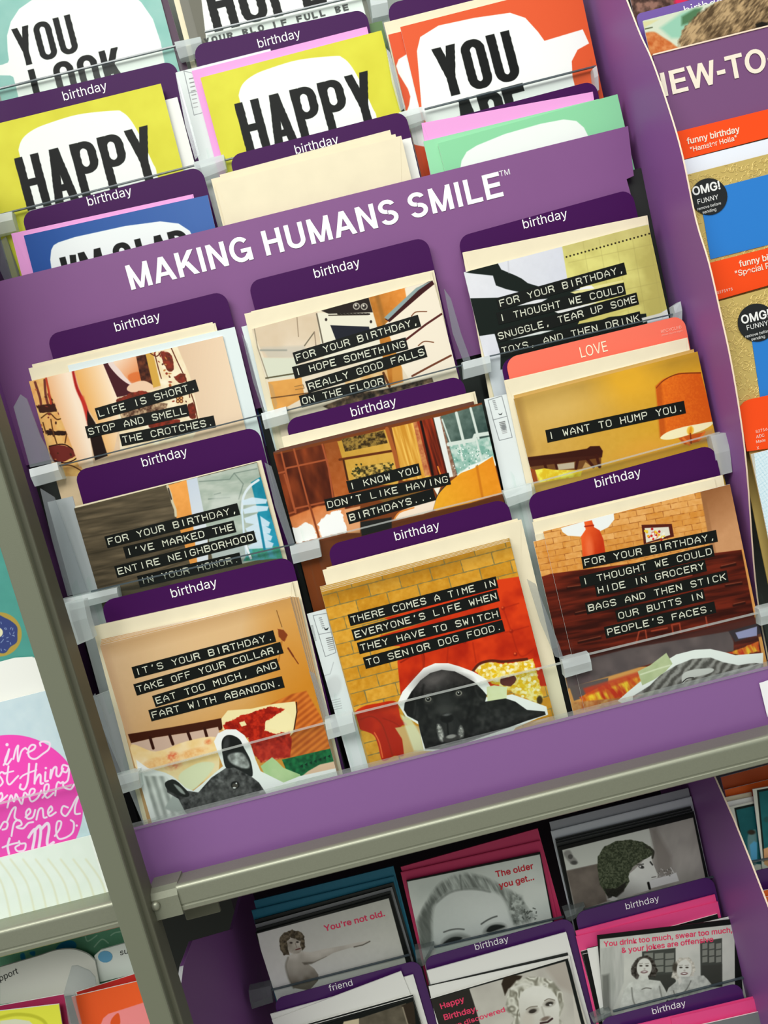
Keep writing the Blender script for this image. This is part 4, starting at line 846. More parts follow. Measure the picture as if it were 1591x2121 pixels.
    A.poly(z7(478, 1240, 530, 1222, 580, 1260, 625, 1310, 600, 1330, 540, 1310, 490, 1280), (28, 30, 28), 1.5, sm=True); A.poly(z7(530, 1250, 570, 1270, 600, 1310, 570, 1300), (150, 156, 152), 3, sm=True)
    A.poly(z7(822, 1000, 840, 960, 880, 950, 930, 975, 960, 1030, 1000, 1110, 1010, 1200, 960, 1180, 900, 1150, 850, 1150, 830, 1080), (26, 28, 27), 1.4, sm=True)
    A.poly(z7(860, 1080, 890, 1060, 950, 1060, 985, 1110, 990, 1150, 940, 1150, 880, 1120), tex((196, 200, 198), (110, 112, 110), 10, 5, k=1.6), 4, sm=True)
    A.ell(*z7(850, 1010)[0], 6, 16, (60, 62, 62), 10, 5, .8)
    A.poly(z7(640, 1360, 760, 1260, 900, 1190, 1000, 1230, 1000, 1330, 800, 1400), tex((60, 60, 60), (112, 112, 110), 8, 8, octv=4, k=2), 16, a=.6)
    A.ell(*z7(905, 1255)[0], 9, 8, (22, 22, 22), 0, 2); A.ell(*z7(905, 1258)[0], 6, 5, (70, 66, 60), 0, 2); A.ell(*z7(900, 1272)[0], 3.4, 1.8, (206, 206, 204)); A.ell(*z7(912, 1245)[0], 1.6, 1.6, (230, 230, 230))
    A.line(z7(790, 1220, 830, 1235), 3, (130, 130, 130), 4, a=.7)
s = sheet('greeting_card', "card of a french bulldog peeking over a bed captioned TAKE OFF YOUR COLLAR", 'card', (207, 1337), (601, 1238), Y3, Z_3, art=art_frenchie, leaves=True, ppm=4300, hh=.135)
tape(s, (276, 1393.5), (569, 1317), "IT'S YOUR BIRTHDAY."); tape(s, (280, 1429), (584, 1341), 'TAKE OFF YOUR COLLAR,'); tape(s, (319, 1453), (577, 1375), 'EAT TOO MUCH, AND'); tape(s, (310.7, 1482.4), (586.7, 1412), 'FART WITH ABANDON.')
for k in range(4):
    sheet('greeting_card', ('nearest', 'second', 'third', 'rearmost')[k] + ' card edge behind the french bulldog card, a thin tan sliver showing', 'card', (208 + .6 * k, 1333 - 3 * k), (602 + 5.5 * k, 1235 - 2.6 * k + 3.0 * k), Y3 + .0011 * (k + 1), Z_3, mat('tan_print', (206, 164, 112), .5), group='cards stacked behind the french bulldog card')
envelope('cream envelope behind the french bulldog card', (191, 1298), (605, 1206), Y3 + .0062, Z_3)
envelope('second cream envelope behind the french bulldog card, set a little right', (206, 1294), (616, 1203), Y3 + .0074, Z_3, flap=False)
tab('dark purple birthday divider above the french bulldog card', (208, 1246), (603, 1152), Y3 + .009, Z_3, 'birthday', (404, 1226), 97)

z8 = Z(640, 1080, 2.946)
def art_lab(A):
    A.fill((206, 150, 50))
    A.bricks(z8(60, 420, 1230, 110, 1500, 1200, 300, 1560), 66, 26.5, (196, 132, 26), (226, 168, 60), (132, 118, 70), 1.6, 14.4, 3, z8(170, 430)[0], shear=.02)
    A.poly(z8(60, 420, 1230, 110, 1240, 180, 80, 500), (110, 80, 30), 30, a=.35)
    sofa = lambda X, Y: mixc((222, 62, 20), (176, 34, 12), (n2(X, Y, 30, 6, octv=3) - .45) * 1.8 + .3 + (Y - 1330) / 420)
    A.poly(z8(1155, 355, 1330, 330, 1380, 500, 1480, 880, 1500, 1000, 700, 1050, 560, 1060, 540, 860, 560, 740, 700, 690), sofa, 2)
    A.poly(z8(430, 700, 1140, 480, 1160, 560, 560, 760, 500, 760), sofa, 1.5); A.poly(z8(460, 590, 1140, 400, 1140, 480, 560, 640), sofa, 1.5)
    A.line(z8(560, 860, 690, 800, 700, 900), 3, (150, 30, 10), 2, sm=True); A.line(z8(680, 780, 700, 870, 690, 960), 4, (170, 40, 14), 3, sm=True)
    for c in ((1185, 530), (1235, 670), (950, 735), (1260, 810)): A.ell(*z8(*c)[0], 4, 4, (150, 30, 12), 0, 3); A.ell(*z8(c[0] - 3, c[1] - 4)[0], 2, 2, (236, 96, 50), 0, 2)
    for a in ((1235, 670, 1340, 640), (1185, 530, 1280, 500), (1235, 670, 1290, 820, 1370, 780), (1060, 700, 1235, 670), (850, 760, 840, 900), (1000, 740, 1020, 860), (1185, 530, 1235, 670)): A.line(z8(*a), 2, (160, 32, 12), 3, a=.7, sm=True)
    # arm of the sofa
    A.poly(z8(270, 1180, 330, 1130, 420, 1110, 530, 1100, 560, 1200, 600, 1240, 560, 1260, 580, 1420, 520, 1430, 450, 1460, 420, 1360, 390, 1300, 300, 1260), sofa, 1.8, sm=True)
    A.line(z8(310, 1210, 380, 1190, 440, 1230, 480, 1330, 510, 1430), 2.6, (150, 36, 14), 2, sm=True); A.line(z8(400, 1290, 430, 1350, 450, 1440), 2.4, (240, 110, 60), 2, sm=True); A.line(z8(450, 1200, 540, 1240, 580, 1300), 2, (150, 30, 12), 2, sm=True)
    A.poly(z8(525, 1260, 640, 1240, 690, 1260, 700, 1400, 580, 1420, 570, 1330), (208, 170, 110), 2)
    # popcorn cushion
    A.poly(z8(1000, 900, 1080, 850, 1200, 870, 1370, 840, 1400, 960, 1430, 1080, 1390, 1110, 1200, 1020, 1060, 960), tex((240, 226, 150), (224, 178, 30), 6, 4, octv=3, k=3.2), 2, rag=2)
    for i in range(120):
        x, y = random.uniform(1030, 1400), random.uniform(865, 1080)
        if y > 900 + (x - 1030) * .62: continue
        A.ell(*z8(x, y)[0], 3.4, 3, random.choice([(248, 240, 200), (246, 234, 180), (232, 190, 30), (240, 216, 90)]), 0, 1.5)
    A.line(z8(1000, 915, 1040, 870, 1110, 850, 1190, 855, 1330, 840), 5.5, (90, 34, 20), 2, sm=True)
    A.poly(z8(1165, 975, 1180, 945, 1215, 950, 1245, 935, 1265, 960, 1250, 990, 1230, 1005, 1185, 1000), (96, 46, 40), 1.5, sm=True, rag=1.5); A.ell(*z8(1408, 1090)[0], 6, 9, (60, 44, 14), 0, 3)
    # cut-out and dog
    A.poly(z8(540, 1110, 570, 1040, 640, 960, 700, 895, 770, 865, 850, 865, 920, 885, 1000, 915, 1080, 960, 1110, 1010, 1080, 1070, 1110, 1075, 1240, 1055, 1340, 1090, 1450, 1130, 1460, 1180, 1400, 1200, 1260, 1260, 1160, 1420, 700, 1400, 680, 1300, 670, 1240, 590, 1190), (242, 243, 240), 1.3, sm=False)
    A.poly(z8(1085, 1010, 1130, 1000, 1210, 1010, 1205, 1105, 1090, 1100), tex((216, 222, 170), (226, 232, 190), 16, 3), 1.5)
    A.poly(z8(560, 1180, 620, 1200, 680, 1300, 700, 1400, 640, 1400), (222, 226, 190), 4, a=.8)
    blk = lambda X, Y: mixc((18, 18, 18), (48, 48, 46), (n2(X, Y, 9, 4, octv=4) - .5) * 1.8 + .3)
    A.poly(z8(580, 1150, 585, 1110, 625, 1040, 680, 970, 740, 925, 810, 905, 890, 915, 950, 945, 1010, 980, 1060, 1030, 1085, 1060, 1075, 1100, 1200, 1080, 1260, 1100, 1330, 1150, 1440, 1160, 1445, 1180, 1320, 1220, 1240, 1250, 1100, 1300, 960, 1350, 820, 1390, 710, 1390, 680, 1290, 665, 1220, 600, 1185), blk, 1.5)
    A.poly(z8(585, 1110, 640, 1040, 660, 1100, 650, 1200, 610, 1190, 580, 1150), (12, 12, 12), 3, a=.7)
    A.ell(*z8(770, 965)[0], 36, 17, (96, 92, 90), -16, 26, .85); A.ell(*z8(930, 965)[0], 20, 10, (58, 56, 54), 10, 14, .7); A.ell(*z8(830, 1090)[0], 15, 34, (46, 46, 45), 0, 14, .8); A.ell(*z8(830, 1150)[0], 22, 10, (66, 66, 64), 0, 12, .6)
    A.line(z8(640, 1050, 650, 1120, 640, 1180), 3, (58, 58, 56), 5, a=.7, sm=True); A.line(z8(1010, 1000, 1030, 1060, 1060, 1090), 3, (58, 58, 56), 5, a=.6, sm=True); A.line(z8(700, 1000, 690, 1100, 740, 1250), 4, (10, 10, 10), 6, a=.7, sm=True); A.line(z8(1000, 1010, 990, 1120, 950, 1250), 4, (8, 8, 8), 6, a=.7, sm=True)
    A.poly(z8(1060, 1130, 1300, 1170, 1400, 1170, 1200, 1240, 1000, 1300), tex((24, 24, 24), (66, 66, 64), 10, 8, octv=4, k=2), 10, a=.7)
    for c in ((728, 1085), (915, 1048)):
        A.ell(*z8(c[0], c[1] + 4)[0], 10, 8, (60, 58, 56), -10, 5, .8); A.ell(*z8(*c)[0], 6.5, 5.2, (150, 146, 136), -10, 1.6); A.ell(*z8(*c)[0], 4, 3.8, (14, 14, 14)); A.ell(*z8(c[0] - 2, c[1] - 4)[0], 1.4, 1.4, (220, 220, 220))
        A.line(z8(c[0] - 22, c[1] - 30, c[0] + 20, c[1] - 38), 2, (70, 70, 68), 3)
    A.poly(z8(775, 1230, 800, 1190, 860, 1185, 900, 1200, 940, 1260, 945, 1320, 880, 1345, 800, 1350, 790, 1290), (34, 34, 34), 2, sm=True)
    A.poly(z8(783, 1240, 804, 1248, 822, 1300, 818, 1342, 797, 1330, 786, 1290), tex((206, 204, 198), (120, 120, 116), 3, 5, k=2.2), 5, a=.9, sm=True); A.poly(z8(926, 1246, 942, 1275, 940, 1312, 918, 1322, 912, 1284), tex((206, 204, 198), (120, 120, 116), 3, 5, k=2.2), 5, a=.9, sm=True)
    A.poly(z8(820, 1325, 850, 1305, 895, 1300, 925, 1318, 880, 1342, 835, 1346), (62, 60, 58), 4, a=.9, sm=True); A.ell(*z8(852, 1255)[0], 12, 16, (44, 44, 43), 0, 7, .8)
    A.ell(*z8(840, 1200)[0], 14, 10, (14, 14, 14), 0, 2); A.ell(*z8(840, 1180)[0], 8, 2.6, (110, 110, 110), -8, 3, .8); A.line(z8(845, 1230, 850, 1300), 3, (12, 12, 12), 2)
    A.ell(*z8(868, 1312)[0], 10, 4, (160, 158, 154), -10, 2, .9)
s = sheet('greeting_card', 'card of a black labrador on a red sofa captioned SWITCH TO SENIOR DOG FOOD', 'card', (666, 1226), (1056, 1121), Y3, Z_3, art=art_lab, leaves=True, ppm=4300, hh=.135)
tape(s, (723, 1285), (1029.7, 1205.6), 'THERE COMES A TIME IN'); tape(s, (731, 1316), (1032, 1232.7), "EVERYONE'S LIFE WHEN"); tape(s, (742, 1343), (1035.4, 1270), 'THEY HAVE TO SWITCH'); tape(s, (754.7, 1373.6), (1043, 1295.5), 'TO SENIOR DOG FOOD.')
for k in range(3):
    sheet('greeting_card', ('nearest', 'second', 'third', 'rearmost')[k] + ' card edge behind the black labrador card, a thin pale sliver showing', 'card', (664 - .8 * k, 1222 - 3.2 * k), (1051 + 2 * k, 1120 - 3 * k), Y3 + .0011 * (k + 1), Z_3, mat('mustard_print', (190, 150, 74), .5), group='cards stacked behind the black labrador card')
envelope('cream envelope behind the black labrador card, wide on its right', (668, 1181), (1080, 1076), Y3 + .0052, Z_3)
envelope('second cream envelope behind the black labrador card', (676, 1176), (1072, 1074), Y3 + .0064, Z_3, flap=False)
def art_back2(A):
    A.fill((222, 230, 230)); z = Z(640, 1080, 2.946)
    for a in ((25, 575, 110, 560, 165, 800, 100, 825, 25, 575), (60, 690, 135, 675), ): A.line(z(*a), 1.1, (120, 124, 128), .9)
    for k in range(6): A.line(z(62 + 4 * k, 590 + 12 * k, 76 + 4 * k, 588 + 12 * k), 1.8, (130, 134, 136), 1)
    A.poly(z(92, 650, 104, 656, 122, 646, 112, 664, 98, 664), (40, 44, 46), 1)
    for k in range(7): A.line(z(105 + 3 * k, 715 + 12 * k, 145 + 2 * k, 706 + 12 * k), 1.5, tuple([90 + 12 * k] * 3), 1)
    for k in range(14): A.line(z(0 + 1.6 * k, 640 + 7 * k, 24 + 1.6 * k, 634 + 7 * k), 1.1, (130, 134, 136), .8)
    A.ell(*z(150, 1010)[0], 16, 24, (204, 210, 210), 14, 6, .8); A.line(z(40, 960, 130, 930, 150, 860), 1.4, (180, 186, 188), 1.5)
    for k in range(5): A.line(z(110 + 4 * k, 1100 + 14 * k, 190 + 3 * k, 1082 + 14 * k), 1.3, (176, 180, 182), 1)
sheet('greeting_card', 'white card back with small recycling print left of the black labrador card', 'card', (636, 1272), (860, 1212), Y3 + .0076, Z_3, art=art_back2, hh=.13, ppm=4600)
tab('dark purple birthday divider above the black labrador card', (677, 1130), (1050, 1032), Y3 + .0095, Z_3, 'birthday', (866, 1108), 95)

z9 = Z(1080, 970, 3.1135)
def art_tabby(A):
    A.fill((214, 150, 80))
    A.bricks(z9(60, 400, 1160, 130, 1230, 560, 120, 730), 36, 12.5, (214, 140, 56), (236, 176, 104), (164, 96, 40), 1.0, 10.5, 5, z9(140, 420)[0], soft=1)
    A.poly(z9(1155, 150, 1345, 100, 1430, 520, 1230, 560), grad((150, 96, 56), (1455, 1030), (206, 150, 104), (1510, 1100), 8), 1.5); A.poly(z9(1155, 150, 1180, 145, 1260, 560, 1225, 560), (150, 100, 60), 3, a=.5)
    A.poly(z9(255, 385, 595, 285, 600, 330, 560, 380, 480, 420, 380, 440, 300, 435, 265, 410), (240, 242, 240), 1.3)
    A.poly(z9(405, 345, 455, 335, 470, 380, 505, 400, 530, 460, 550, 600, 400, 620, 385, 440, 415, 395), grad((240, 96, 40), (1210, 1100), (196, 52, 16), (1250, 1110), 8), 1.4); A.line(z9(410, 375, 465, 368), 3, (170, 40, 14), 1.5); A.ell(*z9(440, 520)[0], 8, 24, (250, 130, 80), -4, 8, .6)
    A.poly(z9(775, 365, 970, 358, 985, 440, 790, 490), (84, 30, 20), 1.3); A.poly(z9(795, 385, 950, 378, 960, 430, 805, 480), (226, 222, 206), 1.2)
    for i in range(36): A.ell(*z9(random.gauss(870, 30), random.gauss(432, 20))[0], 2.6, 2.6, random.choice([(206, 40, 30), (236, 206, 60), (180, 30, 30), (236, 170, 40), (240, 236, 220)]), 0, 1)
    wood = lambda X, Y: mixc((52, 16, 10), (112, 36, 20), (n2(X, Y, 70, 4, 7, -10, 3) - .5) * 2.0 + .5)
    A.poly(z9(130, 700, 190, 680, 1420, 525, 1560, 1250, 240, 1300), wood, 1.5)
    for a in ((300, 775, 420, 760), (350, 940, 470, 915), (370, 1125, 510, 1095), (1290, 640, 1380, 620), (1320, 760, 1420, 745), (1370, 885, 1440, 870)): A.line(z9(*a), 5, (40, 14, 10), 3, a=.9); A.line(z9(a[0], a[1] - 10, a[2], a[3] - 12), 1.5, (150, 84, 60), 2, a=.7)
    for a in ((600, 700, 740, 680, 800, 690), (740, 1040, 800, 1030), (740, 1130, 760, 1050, 800, 1040, 810, 1110), (980, 1070, 970, 1010, 1020, 1000, 1030, 1060), (1190, 960, 1200, 1020), (840, 1050, 940, 1030), (900, 740, 1100, 690)): A.line(z9(*a), 3, (170, 70, 46), 2, a=.8)
    A.poly(z9(250, 1260, 1560, 950, 1570, 1080, 300, 1340), (76, 34, 30), 3, a=.8)
    A.poly(z9(270, 1270, 700, 1160, 1340, 1050, 1370, 1120, 1370, 1180, 940, 1230, 300, 1420), tex((112, 96, 96), (84, 72, 74), 30, 4), 3)
    A.poly(z9(1335, 1050, 1560, 990, 1560, 1060, 1380, 1120), (54, 44, 50), 2); A.poly(z9(1380, 1060, 1520, 1020, 1520, 1080, 1400, 1100), (150, 150, 190), 2)
    A.poly(z9(310, 1410, 560, 1350, 560, 1420, 340, 1500), (96, 84, 82), 2)
    fire = lambda X, Y: mixc((240, 204, 50), (196, 50, 24), np.clip(.5 + 1.0 * (n2(X, Y, 26, 5, 7, 62, 3) - .5) * 2, 0, 1))
    A.poly(z9(370, 1480, 500, 1410, 640, 1360, 760, 1330, 770, 1360, 700, 1440, 640, 1490, 420, 1520), fire, 2, rag=2); A.poly(z9(1330, 1190, 1420, 1160, 1530, 1115, 1540, 1180, 1430, 1205), fire, 2, rag=2)
    A.poly(z9(400, 1420, 760, 1310, 770, 1340, 420, 1470), (196, 60, 34), 5, a=.8); A.poly(z9(330, 1510, 640, 1480, 640, 1540, 340, 1560), tex((170, 96, 50), (200, 150, 90), 8, 4), 3)
    A.poly(z9(620, 1500, 700, 1430, 800, 1350, 900, 1260, 1000, 1200, 1120, 1170, 1220, 1165, 1310, 1185, 1380, 1205, 1560, 1190, 1560, 1320, 1200, 1360, 660, 1520), (240, 241, 238), 1.3, sm=False)
    A.poly(z9(720, 1470, 830, 1400, 900, 1330, 1000, 1270, 1100, 1230, 1220, 1220, 1300, 1250, 1400, 1270, 1500, 1255, 1560, 1260, 1560, 1320, 1250, 1370, 720, 1500), lambda X, Y: mixc((84, 80, 76), (150, 146, 142), np.clip(.5 + .6 * np.sin(X / 3.2 + Y * .25 + 3 * n2(X, Y, 16, 4)) + (n2(X, Y, 3, 6, octv=2) - .5) * .8, 0, 1)), 2)
    A.poly(z9(1040, 1330, 1100, 1300, 1230, 1290, 1220, 1320, 1080, 1360, 1040, 1390), (206, 204, 200), 2, sm=True); A.line(z9(1040, 1380, 1070, 1355, 1110, 1350), 2, (40, 36, 34), sm=True)
    A.poly(z9(750, 1310, 830, 1270, 935, 1190, 975, 1260, 930, 1310, 860, 1360, 780, 1400), tex((176, 188, 140), (200, 206, 164), 20, 4), 1.5)
    A.line(z9(770, 1330, 890, 1290, 960, 1270), 3, (220, 224, 190), 2)
s = sheet('greeting_card', 'card of a tabby cat under a dark dresser captioned HIDE IN GROCERY BAGS', 'card', (1125, 1101), (1512, 1003), Y3, Z_3, art=art_tabby, leaves=True, ppm=4300, hh=.135)
for a in (((1206, 1166), (1485, 1109.7), 'FOR YOUR BIRTHDAY,'), ((1202, 1206), (1478, 1140), 'I THOUGHT WE COULD'), ((1234, 1223.7), (1462, 1170.7), 'HIDE IN GROCERY'), ((1214, 1260.7), (1507, 1193), 'BAGS AND THEN STICK'), ((1276.6, 1276.7), (1459, 1231.8), 'OUR BUTTS IN'), ((1253.4, 1310.5), (1481.5, 1257.5), "PEOPLE'S FACES.")): tape(s, *a)
sheet('greeting_card', 'second tabby cat card, its left edge showing behind the front one', 'card', (1105, 1122), (1480, 1028), Y3 + .0011, Z_3, art=art_tabby, ppm=2600, hh=.135)
sheet('greeting_card', 'plain edged card at the back of the tabby cat stack', 'card', (1108, 1108), (1470, 1018), Y3 + .0024, Z_3, mat('ivory_edge', (226, 214, 184), .6))
envelope('cream envelope behind the tabby cat card', (1104, 1076), (1497, 984), Y3 + .005, Z_3)
envelope('second cream envelope behind the tabby cat card', (1103, 1082), (1480, 992), Y3 + .0038, Z_3, flap=False)
tab('dark purple birthday divider above the tabby cat card', (1091, 1026), (1478, 920), Y3 + .009, Z_3, 'birthday', (1282, 998), 97)

# ---- clear pockets, clips
for n_, a, b, y, bt, e in (('bare legs card', (80, 977), (560, 856), Y1, Z_1, None), ('tilted kitchen card', (585, 854), (985, 751), Y1, Z_1, None), ('notepad silhouettes card', (1003, 742), (1412, 648), Y1, Z_1, None),
                      ('grey porch card', (190, 1226), (610, 1128), Y2, Z_2, None), ('wood panelled room card', (650, 1120), (1080, 1013), Y2, Z_2, M_EDGEW), ('orange bedside lamp card', (1090, 1006), (1490, 897), Y2, Z_2, M_EDGEW),
                      ('french bulldog card', (270, 1606), (690, 1494), Y3, Z_3, M_EDGEW), ('black labrador card', (725, 1481), (1180, 1370), Y3, Z_3, M_EDGEW), ('tabby cat card', (1215, 1357), (1600, 1263), Y3, Z_3, M_EDGEW)):
    pocket('clear plastic pocket holding the ' + n_, a, b, y - .0048, bt, edge=e)
clip('frosted clip and hazy fin left of the bare legs pocket', (60, 972), (118, 957), (130, 992), (72, 1008), Y1 - .0048, [(28, 843), (42, 817), (55, 826), (84, 905), (112, 958), (62, 968)])
clip('frosted clip between the bare legs and the tilted kitchen pockets', (541, 856), (592, 842), (600, 875), (549, 889), Y1 - .0048, [(500, 690), (512, 712), (545, 846), (556, 856), (546, 858), (524, 790)])
clip('frosted clip between the tilted kitchen and the notepad pockets', (958, 750), (1014, 736), (1018, 770), (962, 785), Y1 - .0048, [(920, 598), (934, 618), (955, 690), (975, 745), (960, 748), (938, 690)])
clip('small frosted clip at the right end of the notepad pocket', (1395, 634), (1410, 624), (1413, 668), (1398, 668), Y1 - .0048)
clip('frosted clip left of the grey porch pocket', (125, 1243), (242, 1217), (247, 1240), (133, 1268), Y2 - .0048, [(83, 1012), (112, 1030), (140, 1110), (180, 1224), (140, 1235), (108, 1120)])
clip('frosted clip between the grey porch and the wood room pockets', (600, 1132), (660, 1118), (666, 1153), (608, 1168), Y2 - .0048, [(548, 958), (562, 966), (610, 1125), (598, 1130), (570, 1050)])
clip('frosted clip between the wood room and the lamp pockets', (1042, 1018), (1100, 1002), (1103, 1032), (1053, 1050), Y2 - .0048, None)
clip('frosted clip standing at the right end of the lamp pocket', (1472, 903), (1504, 896), (1517, 978), (1487, 986), Y2 - .0048, None)
clip('frosted clip at the left end of the bulldog pocket', (231, 1613), (287, 1598), (292, 1632), (238, 1649), Y3 - .0048, [(186, 1450), (196, 1437), (212, 1470), (250, 1600), (232, 1606), (208, 1530)])
clip('tall torn frosted sleeve above the left end of the bulldog pocket', (130, 1252), (173, 1243), (193, 1322), (156, 1338), Y3 - .0048, None)
clip('frosted clip between the bulldog and the labrador pockets', (673, 1493), (729, 1478), (737, 1515), (680, 1532), Y3 - .0048, [(640, 1390), (652, 1396), (684, 1488), (672, 1492)])
clip('frosted clip between the labrador and the tabby pockets', (1164, 1368), (1220, 1353), (1227, 1388), (1171, 1404), Y3 - .0048, [(1092, 1200), (1110, 1210), (1160, 1340), (1168, 1366), (1150, 1360), (1120, 1290)])
clip('frosted clip at the right end of the tabby pocket', (1572, 1262), (1604, 1254), (1608, 1288), (1576, 1296), Y3 - .0048, None)
sheet('greeting_card', 'white card pieces jammed beside the bulldog pocket at the metal post', 'card', (186, 1445), (240, 1425), Y3 + .0102, Z_3, mat('cool_grey_paper', (176, 182, 184), .5))
sheet('greeting_card', 'pale card edge left of the grey porch card by the purple panel', 'card', (98, 1040), (150, 1028), Y2 + .002, Z_2, mat('cool_grey_paper', (176, 182, 184), .5))
# ================================================================== speech bubble cards of the section above
UPV = (-.255, -.967); BLK = (15, 17, 16)
zb = Z(0, 0, 3.788); zc = Z(340, 0, 3.06); zd = Z(750, 0, 1.892); ze = Z(0, 440, 6.119)
WH = (244, 248, 242)
def art_look(A):
    A.fill(tex((138, 192, 182), (152, 200, 190), 30, 2))
    A.poly(zb(-60, 520, 20, 507, 62, 490, 70, 470, 60, 400, 55, 280, 85, 170, 150, 70, 250, 0, 420, -80, 1000, -80, 1110, 20, 1200, 150, 1260, 330, 1290, 480, 1310, 790, 150, 790, 125, 680, 105, 605, 80, 592, -60, 590), WH, 1.2)
    A.word('YOU', (43, 138.6), (128.8, 116.2), 80, 12.5, 37, UPV, BLK, jit=1); A.word('LOOK', (77.3, 223), (223.9, 184.8), 80, 13.5, 42, UPV, BLK, jit=1)
sheet('greeting_card', 'teal card with a white speech bubble reading YOU LOOK', 'card', (-70, -47), (296, -140), YA, Z_A, art=art_look, leaves=True, ppm=3600, hh=.16)
def art_hope(A):
    A.fill((112, 110, 98)); A.poly([(403, -120), (735, -190), (747, -10), (765, 60), (790, 200), (455, 300), (428, 90)], (246, 249, 244), 1.2)
    A.word('HOPE', (444.6, 67), (631, 21), 108, 18, 54, UPV, BLK, jit=2); A.word('YOUR BLO IF FULL BE', (424, 94), (712, 24), 14, 4, 12.5, UPV, (60, 62, 60), jit=1.5)
sheet('greeting_card', 'grey bordered white card reading HOPE in tall distressed letters', 'card', (365, -100), (714, -188), YA, Z_A, art=art_hope, leaves=True, ppm=3600, hh=.14)
sheet('greeting_card', 'grey edged card just left of the HOPE card', 'card', (347, -96), (640, -168), YA + .0012, Z_A, mat('grey_print', (112, 110, 98), .5)); envelope('cream envelope left of the HOPE card', (336, -92), (640, -168), YA + .0026, Z_A, flap=False)
sheet('greeting_card', 'dark plum card edge between the teal card and the HOPE card', 'card', (20, -60), (306, -142), YA + .0014, Z_A, mat('plum_print', (70, 36, 64), .5))
sheet('greeting_card', 'green card edge showing right of the HOPE card', 'card', (640, 80), (791, 43), YB + .010, Z_B, mat('green_print', (86, 120, 66), .5))
def bubble(A, dx, dy, base, sp=True):
    A.fill(base); m = lambda *v: [(x + dx, y + dy) for x, y in zc(*v)]
    A.poly(m(475, 590, 500, 530, 560, 480, 650, 440, 850, 380, 1080, 355, 1130, 365, 1180, 410, 1240, 510, 1320, 680, 1350, 760, 1380, 1050, 620, 1050, 540, 860, 480, 640), WH, 1.2, sm=True)
    A.word('HAPPY', (513.4 + dx, 324 + dy), (740.5 + dx, 267 + dy), 112, 17.5, 51, UPV, BLK, jit=1)
yel = tex((222, 218, 66), (214, 208, 58), 40, 3)
sheet('greeting_card', 'yellow HAPPY card at the far left under the teal one', 'card', (-62, 270), (333, 173), YB, Z_B, art=lambda A: bubble(A, -456, 113, yel), leaves=True, ppm=3600, hh=.11)
sheet('greeting_card', 'yellow HAPPY card under the HOPE card', 'card', (415, 161), (790, 63), YB, Z_B, art=lambda A: bubble(A, 0, 0, yel), leaves=True, ppm=3600, hh=.11)
sheet('greeting_card', 'plain yellow card edge behind the HAPPY card under the HOPE card', 'card', (426, 158), (787, 65.5), YB + .0012, Z_B, mat('yellow_print', (220, 214, 66), .5))
envelope('orchid pink envelope behind the HAPPY card under the HOPE card', (397, 147), (760, 55), YB + .0028, Z_B, M_PINKENV)
sheet('greeting_card', 'white card showing right of the far left yellow HAPPY card', 'card', (100, 268), (367, 201), YB + .0028, Z_B, M_PAPER)
def art_back3(A):
    A.fill((226, 232, 230)); z = Z(340, 0, 3.06)
    for a in ((125, 450, 205, 470), (125, 450, 190, 730, 240, 715), (155, 590, 205, 580)): A.line(z(*a), 1.1, (120, 124, 128), .9)
    for k in range(8): A.line(z(160 + 4 * k, 500 + 26 * k, 185 + 4 * k, 494 + 26 * k), 2, tuple([120 + 8 * k] * 3), 1)
sheet('greeting_card', 'white card back with small print left of the orchid pink envelope', 'card', (364, 150), (560, 101), YB + .0042, Z_B, art=art_back3, ppm=4000, hh=.1)
def art_red(A):
    A.fill((228, 92, 50)); A.poly(zd(235, 440, 215, 200, 228, 145, 300, 100, 440, 70, 580, 50, 640, 70, 690, 125, 715, 160, 865, 115, 890, 170, 845, 195, 822, 240, 825, 300, 840, 360, 900, 700, 330, 700), (246, 248, 244), 1.2)
    A.word('YOU', (920, 203), (1032, 175), 104, 19, 50, UPV, BLK, jit=1); A.word('ARE', (962, 311), (1064, 284), 104, 19, 50, UPV, BLK, jit=1)
sheet('greeting_card', 'front red card with a white bubble reading YOU ARE', 'card', (829, 56), (1199, -38), YB, Z_B, art=art_red, leaves=True, ppm=3600, hh=.11)
def art_red2(A): A.fill((226, 88, 48)); A.poly([(846, 110), (1200, 60), (1200, 300), (860, 300), (850, 200)], (244, 246, 242), 1.2, sm=True)
sheet('greeting_card', 'second red card, its left side showing behind the YOU ARE card', 'card', (804, 72), (1170, -20), YB + .0018, Z_B, art=art_red2, ppm=2400, hh=.11)
envelope('cream envelope behind the red YOU ARE card', (795, 47), (1190, -52), YB + .0036, Z_B)
def art_glad(A):
    A.fill(grad((36, 80, 154), (60, 540), (66, 104, 172), (400, 430)))
    A.poly([(107, 560), (104, 538), (106, 518), (111, 508), (121, 502), (155, 491), (260, 468), (332, 458.5), (370, 463), (393, 478), (404, 500), (420, 620), (130, 640)], (238, 242, 242), 1.2)
    for ch, x, y, cw in (('I', 123, 534.8, 14), ("'", 142, 530.5, 14), ('M', 161, 525, 42), ('G', 230, 508, 38), ('L', 278, 497, 34), ('A', 306, 493, 40), ('D', 346, 482, 38)): A.word(ch, (x + 20, y + 77), (x + 60, y + 67), 80, 13, cw, UPV, BLK)
sheet('greeting_card', "blue card with a white bubble reading I'M GLAD", 'card', (49, 488), (430, 404), YC, Z_C, art=art_glad, leaves=True, ppm=3600, hh=.08)
envelope("orchid pink envelope behind the blue I'M GLAD card", (23, 484), (400, 402), YC + .0018, Z_C, M_PINKENV)
envelope('front cream envelope of the cardless pocket right of the blue card', (444, 378), (831, 281), YC, Z_C); envelope('middle cream envelope of the cardless pocket right of the blue card', (437, 371), (819, 277.5), YC + .002, Z_C, flap=False); envelope('rearmost cream envelope of the cardless pocket, rising highest', (455, 362), (808, 269), YC + .004, Z_C, flap=False)
